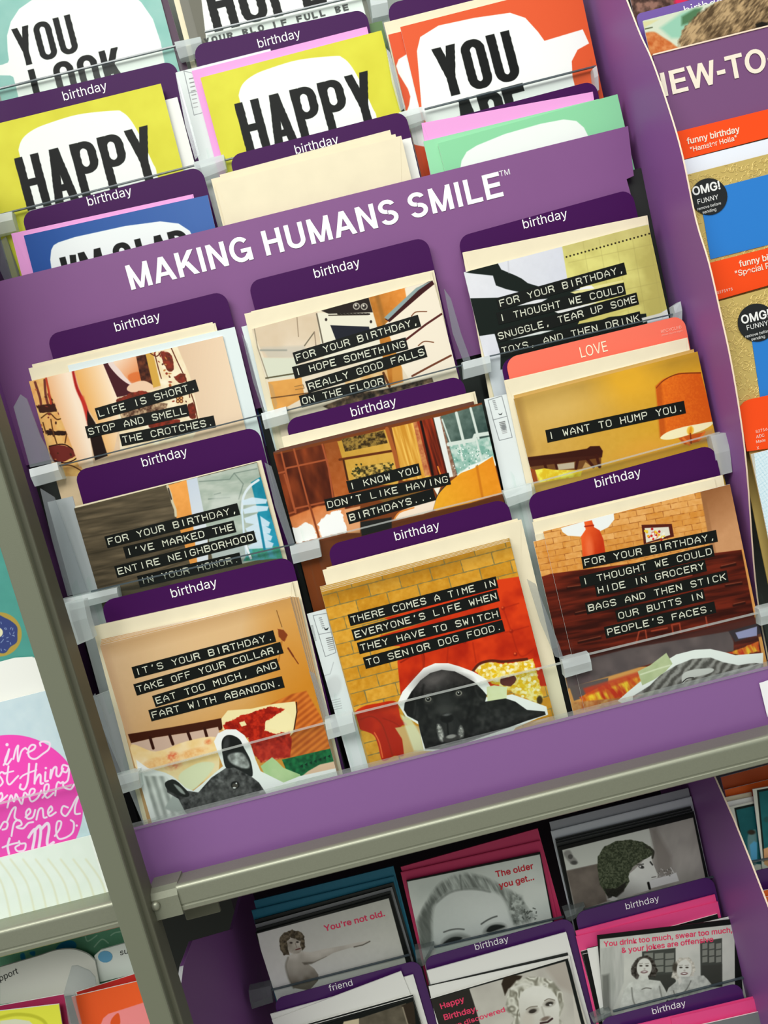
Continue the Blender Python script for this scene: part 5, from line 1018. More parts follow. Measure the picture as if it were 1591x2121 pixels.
sheet('greeting_card', 'white card back at the right end of the cream envelopes', 'card', (500, 372), (851, 285), YC + .0055, Z_C, M_PAPER)
def art_green(A):
    A.fill((142, 214, 164)); A.poly(zd(380, 690, 390, 630, 410, 595, 450, 570, 560, 525, 700, 485, 790, 468, 840, 474, 870, 500, 900, 560, 960, 700), (240, 246, 240), 1.2)
sheet('greeting_card', 'front mint green card with a white bubble, tilted up to the right', 'card', (907, 297), (1279, 195), YC, Z_C, art=art_green, leaves=True, ppm=3000, hh=.08)
sheet('greeting_card', 'second mint green card, its left end showing', 'card', (877, 293), (1240, 205), YC + .0016, Z_C, mat('mint_print', (146, 218, 168), .5))
envelope('orchid pink envelope behind the mint green cards', (873, 255), (1228, 190), YC + .0034, Z_C, M_PINKENV)
tab('dark purple birthday divider above the far left yellow HAPPY card', (-60, 224), (362, 125), YB + .0062, Z_B, 'birthday', (178, 197), 93)
tab('dark purple birthday divider above the HAPPY card under the HOPE card', (399, 94), (758, 18), YB + .0062, Z_B, 'birthday', (580, 88), 90)
tab('dark purple divider above the red YOU ARE card', (800, 9), (1165, -84), YB + .0062, Z_B, 'birthday', (985, -16), 90)
tab("dark purple birthday divider above the blue I'M GLAD card", (43, 442), (417, 344), YC + .0072, Z_C, 'birthday', (229, 415), 94)
tab('dark purple birthday divider above the cream envelopes', (474, 323), (839, 229), YC + .0072, Z_C, 'birthday', (658, 308), 92)
tab('dark purple divider above the mint green cards', (880, 259), (1233, 166), YC + .0072, Z_C)
for n_, a, b, y, bt in (('teal YOU LOOK card', (-60, 200), (366, 97), YA, Z_A), ('HOPE card', (425, 68), (790, -18), YA, Z_A), ('far left yellow HAPPY card', (-60, 462), (408, 343), YB, Z_B), ('HAPPY card under the HOPE card', (465, 334), (832, 242), YB, Z_B), ('red YOU ARE card', (880, 228), (1234, 139), YB, Z_B)):
    pocket('clear plastic pocket holding the ' + n_, a, b, y - .004, bt, .012)
clip('frosted clip between the teal and the HOPE pockets', (361, 87), (415, 76), (422, 106), (372, 122), YA - .004)
clip('frosted clip at the right end of the HOPE pocket', (766, -5), (800, -12), (806, 30), (772, 38), YA - .004)
clip('frosted clip between the two yellow HAPPY pockets', (401, 336), (463, 320), (469, 350), (410, 373), YB - .004, [(363, 150), (372, 170), (414, 320), (404, 330), (384, 260)])
clip('frosted clip between the yellow HAPPY and the red card pockets', (826, 233), (874, 221), (880, 248), (837, 263), YB - .004, [(800, 100), (808, 108), (840, 222), (829, 230), (812, 170)])
clip('frosted clip at the left end of the far left yellow HAPPY pocket', (-30, 450), (24, 438), (34, 478), (-20, 490), YB - .004, [(0, 500), (12, 490), (38, 560), (44, 590), (18, 600), (0, 560)])
clip('slim frosted clip right of the red YOU ARE card at the purple panel', (1228, 142), (1236, 136), (1241, 186), (1233, 190), YB - .004)
# ================================================================== black and white photo cards under the shelf
zl = Z(500, 1780, 3.98); zm = Z(800, 1680, 4.187); zr = Z(1130, 1600, 3.451); zn = Z(540, 1960, 4.419)
M_BLK = mat('black_card_edge', (26, 30, 28), .5); M_RED = mat('red_print', (236, 62, 104), .5); M_DRED = mat('deep_red_print', (206, 30, 50), .5)
M_TEAL = mat('teal_envelope', (30, 110, 136), .6, noise=.05); M_ROSE = mat('rose_envelope', (196, 50, 96), .6); M_HOT = mat('hot_pink_envelope', (240, 76, 140), .6); M_GREY = mat('grey_envelope', (196, 200, 206), .6)
def art_old(A):
    A.fill((24, 26, 24)); A.poly(zl(130, 612, 1215, 320, 1340, 785, 1400, 1000, 260, 1200), grad((232, 230, 228), (560, 2040), (206, 206, 196), (760, 1870), 8), 1.2)
    A.ell(*zl(600, 720)[0], 90, 50, (190, 188, 180), -14, 60, .4)
    A.poly(zl(385, 800, 440, 770, 520, 760, 570, 765, 700, 735, 820, 715, 930, 690, 1060, 668, 1062, 678, 1000, 705, 950, 722, 900, 728, 760, 770, 690, 810, 600, 850, 540, 855, 600, 900, 635, 950, 632, 1000, 560, 1080, 430, 1060, 390, 980, 366, 880), lambda X, Y: mixc((206, 200, 190), (120, 112, 100), np.clip((Y - 1975) / 70 + (605 - X) / 120 * -.3 + (n2(X, Y, 12, 3) - .5) * .4, 0, 1)), 1.6)
    A.poly(zl(500, 850, 600, 845, 700, 800, 640, 830, 580, 862, 520, 870), (90, 84, 74), 3, a=.8); A.line(zl(385, 810, 366, 880, 390, 980, 430, 1060), 3, (110, 104, 92), 4, a=.7, sm=True); A.line(zl(930, 722, 1000, 706, 1060, 676), 2, (90, 84, 74), 2)
    A.poly(zl(365, 650, 420, 640, 480, 660, 510, 720, 480, 770, 420, 775, 380, 740), tex((200, 192, 180), (160, 152, 140), 12, 3), 2, sm=True)
    A.poly(zl(315, 690, 320, 640, 355, 600, 420, 580, 490, 600, 520, 640, 525, 720, 505, 755, 490, 720, 485, 670, 440, 650, 400, 640, 375, 680, 380, 740, 395, 790, 350, 790, 320, 730), tex((64, 56, 44), (120, 108, 88), 5, 4, k=2.4), 1.6, rag=2)
    for x, y in ((410, 688), (462, 682)): A.ell(*zl(x, y)[0], 3, 1.8, (60, 52, 46), 0, 1.5)
    A.line(zl(450, 745, 485, 735), 2.2, (90, 40, 40), 1.5); A.line(zl(445, 690, 455, 725), 1.2, (130, 120, 108), 1.5)
s = sheet('greeting_card', "black bordered card of a curly haired woman pointing, reading You're not old", 'card', (529, 1932), (808, 1853), YL1, Z_L1, M_PAPER, M_BLK, art=art_old, leaves=True, ppm=3300, hh=.085)
words(s, "You're not old.", (673, 1929), (798, 1897), M_RED, .02, .9)
for k in range(3): sheet('greeting_card', ('nearest', 'second', 'rearmost')[k] + " black edged card behind the You're not old card", 'card', (530 - 1.5 * k, 1924 - 9 * k), (809 + 3 * k, 1846 - 9 * k), YL1 + .0013 * (k + 1), Z_L1, M_BLK if k != 1 else mat('grey_card_edge', (120, 122, 124), .5), M_BLK, group="cards behind the You're not old card")
envelope("teal envelope right behind the You're not old card", (521, 1886), (816, 1815), YL1 + .006, Z_L1, M_TEAL); envelope("tallest teal envelope behind the You're not old card", (526, 1866), (815, 1794), YL1 + .0075, Z_L1, M_TEAL, flap=False)
def art_older(A):
    A.fill((22, 24, 22)); A.poly(zm(182, 612, 1332, 375, 1432, 905, 1500, 1200, 320, 1400), tex((206, 214, 206), (222, 228, 220), 40, 3), 1.2)
    hair = lambda X, Y: mixc((112, 118, 112), (196, 204, 196), np.clip((n2(X, Y, 5, 4, 26, -28, 3) - .5) * 1.6 + .5 + (Y - 1860) * -.002, 0, 1))
    A.poly(zm(270, 960, 330, 820, 400, 700, 470, 620, 560, 570, 640, 545, 700, 540, 820, 560, 920, 600, 1000, 650, 1100, 700, 1180, 740, 1200, 800, 1240, 860, 1280, 900, 1250, 960, 1100, 1000, 600, 1180, 300, 1200), hair, 8)
    A.poly(zm(270, 960, 340, 830, 410, 740, 440, 760, 400, 860, 400, 1000, 420, 1180, 300, 1190), (92, 98, 92), 14, a=.75)
    A.poly(zm(405, 870, 440, 790, 540, 710, 650, 680, 760, 675, 880, 690, 980, 720, 1040, 800, 1080, 930, 1100, 1050, 800, 1200, 440, 1240, 400, 1060), grad((218, 224, 218), (960, 1860), (196, 204, 198), (900, 1960), 4), 9, sm=True)
    A.line(zm(440, 790, 540, 712, 650, 680, 780, 676, 900, 700), 3, (120, 126, 120), 5, a=.7, sm=True); A.line(zm(640, 560, 650, 640, 655, 675), 3, (110, 116, 110), 4, a=.8)
    A.poly(zm(1080, 720, 1150, 730, 1200, 800, 1190, 960, 1110, 980, 1070, 860), tex((96, 102, 96), (190, 198, 190), 7, 5, k=2.4), 6)
    for i in range(16): x, y = random.uniform(1190, 1310), random.uniform(830, 940); A.line(zm(x, y, x + random.uniform(-20, 24), y + random.uniform(-26, 20)), 2, random.choice([(80, 86, 80), (150, 156, 150)]), 2, sm=False)
    A.line(zm(500, 1050, 560, 1030, 620, 1022, 675, 1026), 2.6, (90, 94, 90), 2.5, sm=True); A.line(zm(825, 980, 870, 950, 920, 925, 960, 912), 2.8, (84, 88, 84), 2.5, sm=True)
    A.poly(zm(480, 1160, 500, 1110, 570, 1070, 640, 1060, 710, 1080, 720, 1100, 620, 1120, 540, 1150), (130, 136, 130), 8, a=.8, sm=True); A.poly(zm(850, 1060, 870, 1010, 930, 980, 1000, 975, 1040, 1000, 1000, 1030), (120, 126, 120), 8, a=.8, sm=True)
    A.poly(zm(490, 1160, 540, 1110, 600, 1090, 660, 1100, 600, 1140), (44, 48, 46), 3, sm=True); A.poly(zm(870, 1040, 900, 1000, 960, 985, 1030, 1000, 960, 1030, 900, 1050), (40, 44, 42), 3, sm=True)
s = sheet('greeting_card', 'black bordered card of a woman cropped at the eyes reading The older you get', 'card', (842, 1824), (1119, 1765), YL1, Z_L1, M_PAPER, M_BLK, art=art_older, leaves=True, ppm=3300, hh=.085)
words(s, 'The older', (1028, 1817), (1106, 1799), M_DRED, .02, .98); words(s, 'you get...', (1035, 1840), (1107, 1822), M_DRED, .02, .98)
envelope('dull rose envelope right behind The older you get card', (830, 1807), (1119, 1741), YL1 + .003, Z_L1, M_ROSE); envelope('dull rose envelope set highest behind The older you get card', (830, 1796), (1114, 1716), YL1 + .0045, Z_L1, M_ROSE, flap=False)
def art_hat(A):
    A.fill((22, 24, 22)); A.poly(zr(120, 555, 1055, 322, 1140, 740, 1200, 1000, 240, 1150), tex((176, 172, 164), (150, 146, 140), 24, 4, 60, 14), 1.2)
    A.poly(zr(120, 555, 740, 400, 780, 560, 600, 640, 380, 650, 150, 700), (214, 218, 208), 1.6); A.poly(zr(150, 705, 370, 655, 420, 800, 440, 920, 220, 1000), tex((128, 118, 108), (100, 92, 84), 26, 5), 3)
    A.poly(zr(750, 400, 790, 400, 900, 600, 900, 760, 800, 700, 770, 520), (130, 124, 116), 10, a=.7)
    A.poly(zr(130, 580, 170, 555, 200, 600, 225, 630, 215, 655, 180, 650), (150, 150, 144), 4, sm=True); A.ell(*zr(178, 602)[0], 5, 5, (90, 90, 86), 0, 2); A.ell(*zr(205, 645)[0], 7, 4, (84, 84, 80), 0, 3)
    A.poly(zr(590, 730, 640, 690, 720, 610, 755, 590, 765, 640, 790, 700, 803, 735, 800, 755, 760, 765, 740, 800, 745, 840, 640, 870, 540, 900, 480, 910, 560, 850, 590, 790), grad((228, 230, 222), (1325, 1820), (170, 170, 164), (1300, 1860), 6), 1.6)
    hat = tex((52, 60, 42), (98, 106, 82), 2.6, 7, octv=2, k=2.2)
    A.poly(zr(370, 680, 375, 600, 420, 530, 500, 492, 600, 480, 690, 495, 750, 530, 775, 570, 770, 590, 700, 625, 620, 680, 590, 740, 600, 780, 560, 840, 500, 890, 440, 880, 390, 800), hat, 1.6, sm=False, rag=1)
    A.poly(zr(420, 830, 500, 830, 580, 780, 560, 850, 500, 900, 450, 900), (40, 38, 34), 3, a=.85); A.line(zr(720, 530, 770, 560, 765, 610), 4, (60, 60, 50), 2, sm=True)
    A.ell(*zr(685, 675)[0], 6, 3.4, (60, 60, 56), 15, 1.6); A.ell(*zr(678, 673)[0], 2, 2, (226, 226, 222)); A.line(zr(655, 660, 700, 655), 2, (80, 78, 72), 1.5); A.line(zr(750, 640, 765, 660), 3, (50, 50, 46), 2); A.line(zr(790, 745, 760, 750), 1.6, (110, 106, 100))
    A.poly(zr(735, 790, 760, 765, 880, 735, 935, 715, 955, 775, 860, 800, 750, 830), (226, 226, 224), 1.8); A.line(zr(735, 790, 745, 830), 5, (30, 30, 28), 2)
    for i in range(24): x, y = random.uniform(800, 910), random.uniform(685, 745); A.ell(*zr(x, y)[0], 1.2, 1.2, random.choice([(110, 108, 100), (206, 204, 198)]))
    A.line(zr(895, 680, 920, 720), 1.5, (216, 216, 212)); A.poly(zr(440, 910, 480, 885, 520, 900, 500, 920), (200, 200, 196), 2, rag=1.5)
s = sheet('greeting_card', 'black bordered card of a woman in a knitted dark hat drinking', 'card', (1156, 1755), (1438, 1684), YL1, Z_L1, M_PAPER, M_BLK, art=art_hat, leaves=True, ppm=3300, hh=.085)
for k in range(3): sheet('greeting_card', ('nearest', 'second', 'rearmost')[k] + ' black edged card behind the knitted hat card', 'card', (1152 - .8 * k, 1748 - 5 * k), (1437 - 3 * k, 1680 - 5 * k), YL1 + .0013 * (k + 1), Z_L1, M_BLK, mat('grey_card_edge', (120, 122, 124), .5), group='cards behind the knitted hat card')
envelope('pale grey envelope right behind the knitted hat card', (1141, 1722), (1432, 1650), YL1 + .006, Z_L1, M_GREY); envelope('pale grey envelope set highest behind the knitted hat card', (1138, 1703), (1426, 1632), YL1 + .0075, Z_L1, mat('grey_envelope_back', (150, 152, 158), .6), flap=False)
# second row
def art_dark(A):
    A.fill((20, 24, 22)); A.poly(zn(660, 740, 1330, 520, 1400, 800, 700, 900), tex((110, 102, 86), (84, 78, 64), 16, 4), 1.5); A.poly(zn(1290, 545, 1400, 500, 1420, 712, 1340, 712), (52, 42, 32), 2); A.line(zn(1300, 560, 1345, 712), 3, (150, 140, 120), 2); A.poly(zn(760, 690, 900, 660, 900, 730, 740, 760), (214, 200, 166), 2)
s = sheet('greeting_card', 'black bordered dark photo card under the friend divider', 'card', (622, 2139), (853, 2068), YL2, Z_L2, M_PAPER, M_BLK, art=art_dark, leaves=True, ppm=3300, hh=.06)
for k in range(2): sheet('greeting_card', ('nearest', 'farther')[k] + ' black edged card behind the dark photo card', 'card', (600 - 10 * k, 2136 - 2 * k), (855, 2065 - 5 * k), YL2 + .0013 * (k + 1), Z_L2, M_BLK, M_PAPER, group='cards behind the dark photo card')
envelope('white envelope tilted steeply under the friend divider', (563, 2113), (831, 2012), YL2 + .005, Z_L2, M_PAPER, flap=False); envelope('white envelope leaning behind the steeply tilted one', (560, 2101), (856, 2019), YL2 + .0066, Z_L2, M_PAPER)
def art_disc(A):
    A.fill((206, 202, 190)); A.poly(zm(390, 1630, 1570, 1285, 1600, 1330, 1640, 1900, 380, 1900), tex((206, 204, 192), (188, 184, 174), 40, 3), 2)
    A.poly(zm(385, 1630, 720, 1540, 760, 1660, 830, 1900, 400, 1900), (46, 44, 40), 2)
    A.poly(zm(1330, 1300, 1560, 1270, 1640, 1600, 1500, 1520), (176, 166, 154), 10, a=.7)
    A.line(zm(380, 1625, 1575, 1283), 6, (24, 28, 26), 1.4); A.line(zm(1565, 1285, 1720, 1900), 7, (24, 28, 26), 1.4)
    hair = lambda X, Y: mixc((128, 126, 110), (232, 232, 218), np.clip(.5 + .5 * np.sin((n2(X, Y, 20, 6, octv=2)) * 22), 0, 1) * .75 + n2(X, Y, 6, 3) * .3)
    A.poly(zm(1000, 1500, 1020, 1440, 1110, 1420, 1180, 1430, 1140, 1500, 1060, 1540, 1030, 1600), (50, 40, 30), 3)
    A.poly(zm(1080, 1530, 1130, 1470, 1230, 1440, 1350, 1440, 1450, 1480, 1530, 1580, 1540, 1680, 1500, 1790, 1560, 1900, 1040, 1900, 1120, 1800, 1030, 1720, 1050, 1620), hair, 4)
    A.poly(zm(1150, 1640, 1190, 1560, 1280, 1520, 1390, 1530, 1470, 1600, 1500, 1680, 1500, 1780, 1470, 1900, 1200, 1900, 1160, 1780), grad((232, 232, 222), (1110, 2060), (206, 204, 192), (1090, 2120), 4), 3, sm=True)
    A.line(zm(1215, 1722, 1250, 1700, 1310, 1692), 1.8, (120, 112, 98), 2, sm=True); A.line(zm(1375, 1645, 1410, 1628, 1460, 1640), 1.8, (120, 112, 98), 2, sm=True); A.ell(*zm(1270, 1732)[0], 12, 7, (150, 144, 132), -16, 5, .8); A.ell(*zm(1415, 1668)[0], 12, 7, (150, 144, 132), -16, 5, .8); A.line(zm(1350, 1700, 1375, 1790), 3, (176, 172, 160), 4, a=.8); A.ell(*zm(1230, 1800)[0], 12, 14, (206, 200, 186), 0, 10, .7)
    A.ell(*zm(1270, 1735)[0], 8, 4, (54, 50, 44), -16, 2); A.ell(*zm(1415, 1672)[0], 8, 4, (54, 50, 44), -16, 2); A.ell(*zm(1425, 1680)[0], 3, 2, (206, 206, 200)); A.ell(*zm(1380, 1800)[0], 10, 4, (130, 116, 104), -20, 3); A.line(zm(1340, 1840, 1400, 1830, 1440, 1800), 4, (60, 40, 40), 2)
    A.line(zm(1090, 1540, 1200, 1500, 1320, 1530, 1400, 1500), 4, (236, 236, 226), 4, a=.7, sm=True); A.line(zm(1050, 1700, 1100, 1760, 1150, 1770), 4, (110, 106, 92), 4, a=.6, sm=True)
s = sheet('greeting_card', 'card of a smiling wavy haired blonde woman reading Happy Birthday', 'card', (892, 2069), (1176, 1985), YL2, Z_L2, M_PAPER, M_PAPER, art=art_disc, leaves=True, ppm=3300, hh=.06)
words(s, 'Happy', (914, 2090), (963, 2074), M_RED, .02, .95); words(s, 'Birthday.', (921, 2113), (990, 2094), M_RED, .02, .95); words(s, "I've discovered", (928, 2134), (1047, 2095), M_RED, .015, .8)
envelope('white envelope right behind the wavy haired woman card', (888, 2044), (1180, 1980), YL2 + .0028, Z_L2, M_PAPER, flap=False); sheet('greeting_card', 'black lined card between the white envelopes', 'card', (886, 2042), (1176, 1974), YL2 + .0042, Z_L2, M_BLK, M_BLK); envelope('white envelope set highest behind the wavy haired woman card', (884, 2011), (1173, 1931), YL2 + .0056, Z_L2, M_PAPER)
def art_two(A):
    A.fill((22, 24, 22)); A.poly(zr(388, 1192, 1352, 1085, 1354, 1480, 1360, 1800, 400, 1800), tex((196, 200, 190), (214, 216, 206), 30, 4), 1.3)
    A.poly(zr(390, 1260, 560, 1230, 560, 1500, 480, 1700, 400, 1700), tex((170, 174, 166), (206, 208, 200), 9, 5, 60, 0), 3); A.poly(zr(405, 1450, 455, 1440, 465, 1700, 405, 1700), (90, 92, 86), 6, a=.7)
    for x0, x1, y0, y1 in ((690, 930, 1280, 1640), (1105, 1262, 1210, 1530)):
        A.poly(zr(x0, y0, x1, y0 - 26, x1 + 2, y1, x0 + 6, y1), (70, 74, 68), 2)
        for i in range(3): 
            for j in range(3): A.poly(zr(x0 + 16 + i * (x1 - x0) / 3.2, y0 + 14 + j * 48, x0 + 4 + (i + 1) * (x1 - x0) / 3.2, y0 + 8 + j * 48, x0 + 4 + (i + 1) * (x1 - x0) / 3.2, y0 + 48 + j * 48, x0 + 16 + i * (x1 - x0) / 3.2, y0 + 54 + j * 48), (130, 134, 124), 1.5)
        A.poly(zr(x0 + 10, y0 + 170, x1, y0 + 160, x1, y1, x0 + 10, y1), (64, 66, 60), 3)
    for cx, cy, r, hc, dk in ((706, 1390, 58, (40, 36, 30), 1), (992, 1402, 54, (176, 174, 160), 0)):
        A.poly(zr(cx - 95 if dk else cx - 78, cy + 10, cx - 70, cy - 40, cx - 30, cy - 76, cx + 30, cy - 80, cx + 74, cy - 40, cx + (96 if dk else 78), cy + 20, cx + (84 if dk else 60), cy + 66, cx + 30, cy + 74, cx - 60, cy + 84, cx - 92, cy + 60), tex(hc, tuple(min(255, c + 50) for c in hc), 4, 5, k=2.2), 2.5, rag=2)
        if not dk: A.ell(*zr(cx - 64, cy - 8)[0], 6, 10, (70, 66, 56), 0, 4)
        A.ell(*zr(cx, cy + 6)[0], 15.5, 20, (222, 224, 214), 6, 2)
        for dx in (-24, 20): A.ell(*zr(cx + dx, cy - 8)[0], 3.2, 1.6, (70, 66, 58), 0, 1.5); A.line(zr(cx + dx - 14, cy - 22, cx + dx + 12, cy - 25), 1.1, (120, 114, 104), 1.6, a=.7)
        A.ell(*zr(cx, cy + 36)[0], 7, 2.6, (90, 50, 50), -4, 1.5); A.ell(*zr(cx, cy + 35)[0], 5, 1.2, (240, 240, 236), -4, 1); A.ell(*zr(cx + 2, cy + 14)[0], 2, 2, (186, 182, 172), 0, 2)
    A.poly(zr(670, 1450, 730, 1450, 740, 1480, 820, 1490, 850, 1540, 880, 1600, 860, 1640, 820, 1640, 560, 1690, 530, 1720, 540, 1640, 560, 1560, 600, 1500, 660, 1485), tex((226, 230, 220), (196, 200, 190), 9, 4), 2)
    A.poly(zr(960, 1460, 1010, 1460, 1130, 1450, 1160, 1480, 1200, 1530, 1160, 1560, 1000, 1600, 880, 1630, 850, 1610, 880, 1540, 940, 1490), tex((222, 226, 216), (176, 180, 172), 8, 6), 2); A.line(zr(570, 1700, 700, 1650, 860, 1620), 7, (226, 226, 216), 2, sm=True); A.line(zr(616, 1540, 625, 1620, 640, 1660), 2.4, (130, 132, 124), 3, sm=True); A.line(zr(815, 1530, 830, 1600), 2.4, (130, 132, 124), 3)
    A.line(zr(690, 1550, 720, 1540, 755, 1545), 2, (120, 120, 112), 1.5, sm=True); A.line(zr(915, 1560, 935, 1600, 1000, 1560, 1040, 1490), 2, (120, 122, 114), 2, sm=True); A.poly(zr(945, 1480, 965, 1460, 975, 1500, 955, 1520), (224, 224, 214), 2)
s = sheet('greeting_card', 'black bordered card of two laughing women reading You drink too much, swear too much', 'card', (1237, 1938), (1528, 1903), YL2 - .0004, Z_L2, M_PAPER, M_BLK, art=art_two, leaves=True, ppm=3300, hh=.09)
words(s, 'You drink too much, swear too much,', (1251, 1961), (1517, 1931), M_RED, .018, 1.0); words(s, '& your jokes are offensive', (1288, 1974), (1478, 1950), M_RED, .018, .95)
sheet('greeting_card', 'white edged card behind the two laughing women, its top showing right', 'card', (1216, 1965), (1524, 1895), YL2 + .0014, Z_L2, M_PAPER, M_BLK)
def art_two2(A): A.fill((22, 24, 22)); A.poly([(1222, 1985), (1500, 1940), (1500, 2120), (1250, 2120)], (206, 208, 200), 1.5); A.ell(1234, 1990, 3, 2, (226, 44, 84))
sheet('greeting_card', 'black bordered card peeping out left behind the two laughing women', 'card', (1207, 1977), (1484, 1909), YL2 + .0028, Z_L2, M_PAPER, M_PAPER, art=art_two2, ppm=2600, hh=.06)
sheet('greeting_card', 'rearmost card behind the two laughing women, black top edge showing', 'card', (1203, 1971), (1486, 1893), YL2 + .0040, Z_L2, M_BLK, M_PAPER)
envelope('hot pink envelope behind the two laughing women card', (1192, 1929), (1481, 1853), YL2 + .0068, Z_L2, M_HOT); envelope('second hot pink envelope, slipped down left behind the two laughing women', (1193, 1940), (1487, 1868), YL2 + .0054, Z_L2, M_HOT, flap=False)
envelope('hot pink envelope lowest of all, under the last birthday divider', (1390, 2110), (1590, 2063), YL3 + .003, Z_L3, M_HOT, flap=False); envelope('hot pink envelope stepped behind the lowest one', (1290, 2130), (1577, 2061), YL3 + .0045, Z_L3, M_HOT, flap=False)
sheet('greeting_card', 'grey and black edged card at the bottom right corner, in front of pink envelopes', 'card', (1400, 2135), (1640, 2080), YL3, Z_L3, mat('grey_card_front', (120, 124, 124), .5), M_PAPER)
dk = mat('deep_purple_tab', (72, 30, 96), .35, .4)
tab('deep purple divider lettered friend, above the white envelopes', (566, 2070), (868, 1988), YL2 + .0088, Z_L2, 'friend', (707, 2047), 50, dk, rnd=.009)
tab('deep purple birthday divider above the wavy haired woman card', (877, 1985), (1182, 1900), YL2 + .0088, Z_L2, 'birthday', (1020, 1959), 71, dk, rnd=.009)
tab('deep purple birthday divider above the two laughing women card', (1190, 1892), (1476, 1814), YL2 + .0088, Z_L2, 'birthday', (1332, 1875), 71, dk, rnd=.009)
tab('deep purple birthday divider at the bottom edge above hot pink envelopes', (1243, 2112), (1534, 2035), YL3 + .008, Z_L3, 'birthday', (1387, 2092), 71, dk, rnd=.009)
for n_, a, b, y, bt in (("You're not old card", (562, 2051), (848, 1978), YL1, Z_L1), ('The older you get card', (900, 1962), (1168, 1899), YL1, Z_L1), ('knitted hat card', (1210, 1885), (1490, 1813), YL1, Z_L1), ('two laughing women card', (1270, 2095), (1560, 2020), YL2, Z_L2)):
    pocket('clear plastic pocket holding the ' + n_, a, b, y - .004, bt, .014)
dc = plastic('dim_clip', (150, 160, 158), .5)
clip("grey clip at the left end of the You're not old pocket", (515, 2052), (560, 2042), (566, 2076), (522, 2090), YL1 - .004, m=dc)
clip("grey clip between You're not old and The older you get pockets", (860, 1968), (900, 1958), (878, 2000), (864, 2004), YL1 - .004, m=dc)
clip('grey clip between The older you get and the knitted hat pockets', (1168, 1888), (1212, 1876), (1192, 1902), (1176, 1912), YL1 - .004, m=dc)
clip('pale standing clip at the right end of the knitted hat pocket', (1497, 1808), (1512, 1804), (1520, 1860), (1504, 1864), YL1 - .004)
clip('grey clip at the left end of the two laughing women pocket', (1226, 2112), (1264, 2094), (1268, 2106), (1232, 2121), YL2 - .004, m=dc)
clip('hazy rounded fin at the right end of the two laughing women pocket', (1552, 2005), (1562, 2002), (1572, 2040), (1560, 2044), YL2 - .004, [(1552, 2002), (1560, 2004), (1572, 2030), (1578, 2062), (1556, 2070), (1550, 2030)], m=dc)
# ================================================================== left bay
ZB_L = Zv(655, -.016) + .001
zp = Z(0, 1200, 3.978); zq = Z(0, 1700, 3.788)
def art_donut(A):
    A.fill(tex((78, 150, 140), (84, 158, 146), 30, 2)); A.ell(-2, 1314, 47, 46, (176, 150, 70)); A.poly(smooth_pts([(-2 + (38 + 3 * math.sin(i * 2.4)) * math.cos(i * .42), 1314 + (38 + 3 * math.sin(i * 2.4)) * math.sin(i * .42)) for i in range(15)]), (58, 70, 124), 1.2)
    for i in range(50):
        x, y = random.uniform(-38, 34), random.uniform(1280, 1350)
        if math.hypot(x + 2, y - 1314) < 34: a = random.uniform(0, 3.1); A.line([(x, y), (x + 4 * math.cos(a), y + 4 * math.sin(a))], 1.4, (140, 160, 196), .8)
    A.ell(-4, 1310, 10, 10, (226, 220, 180))
sheet('greeting_card', 'teal card with a blue iced donut left of the metal post', 'card', (-330, 1100), (22, 1008), -.006, ZB_L, art=art_donut, ppm=3000, hh=.12)
sheared([(-260, 1435), (-100, 1388), (0, 1371), (30, 1363), (66, 1361), (90, 1372), (150, 1560), (-260, 1660)], -.0105, 'envelope', 'white envelope with a curved flap below the donut card', 'envelope', M_PAPER, .001)
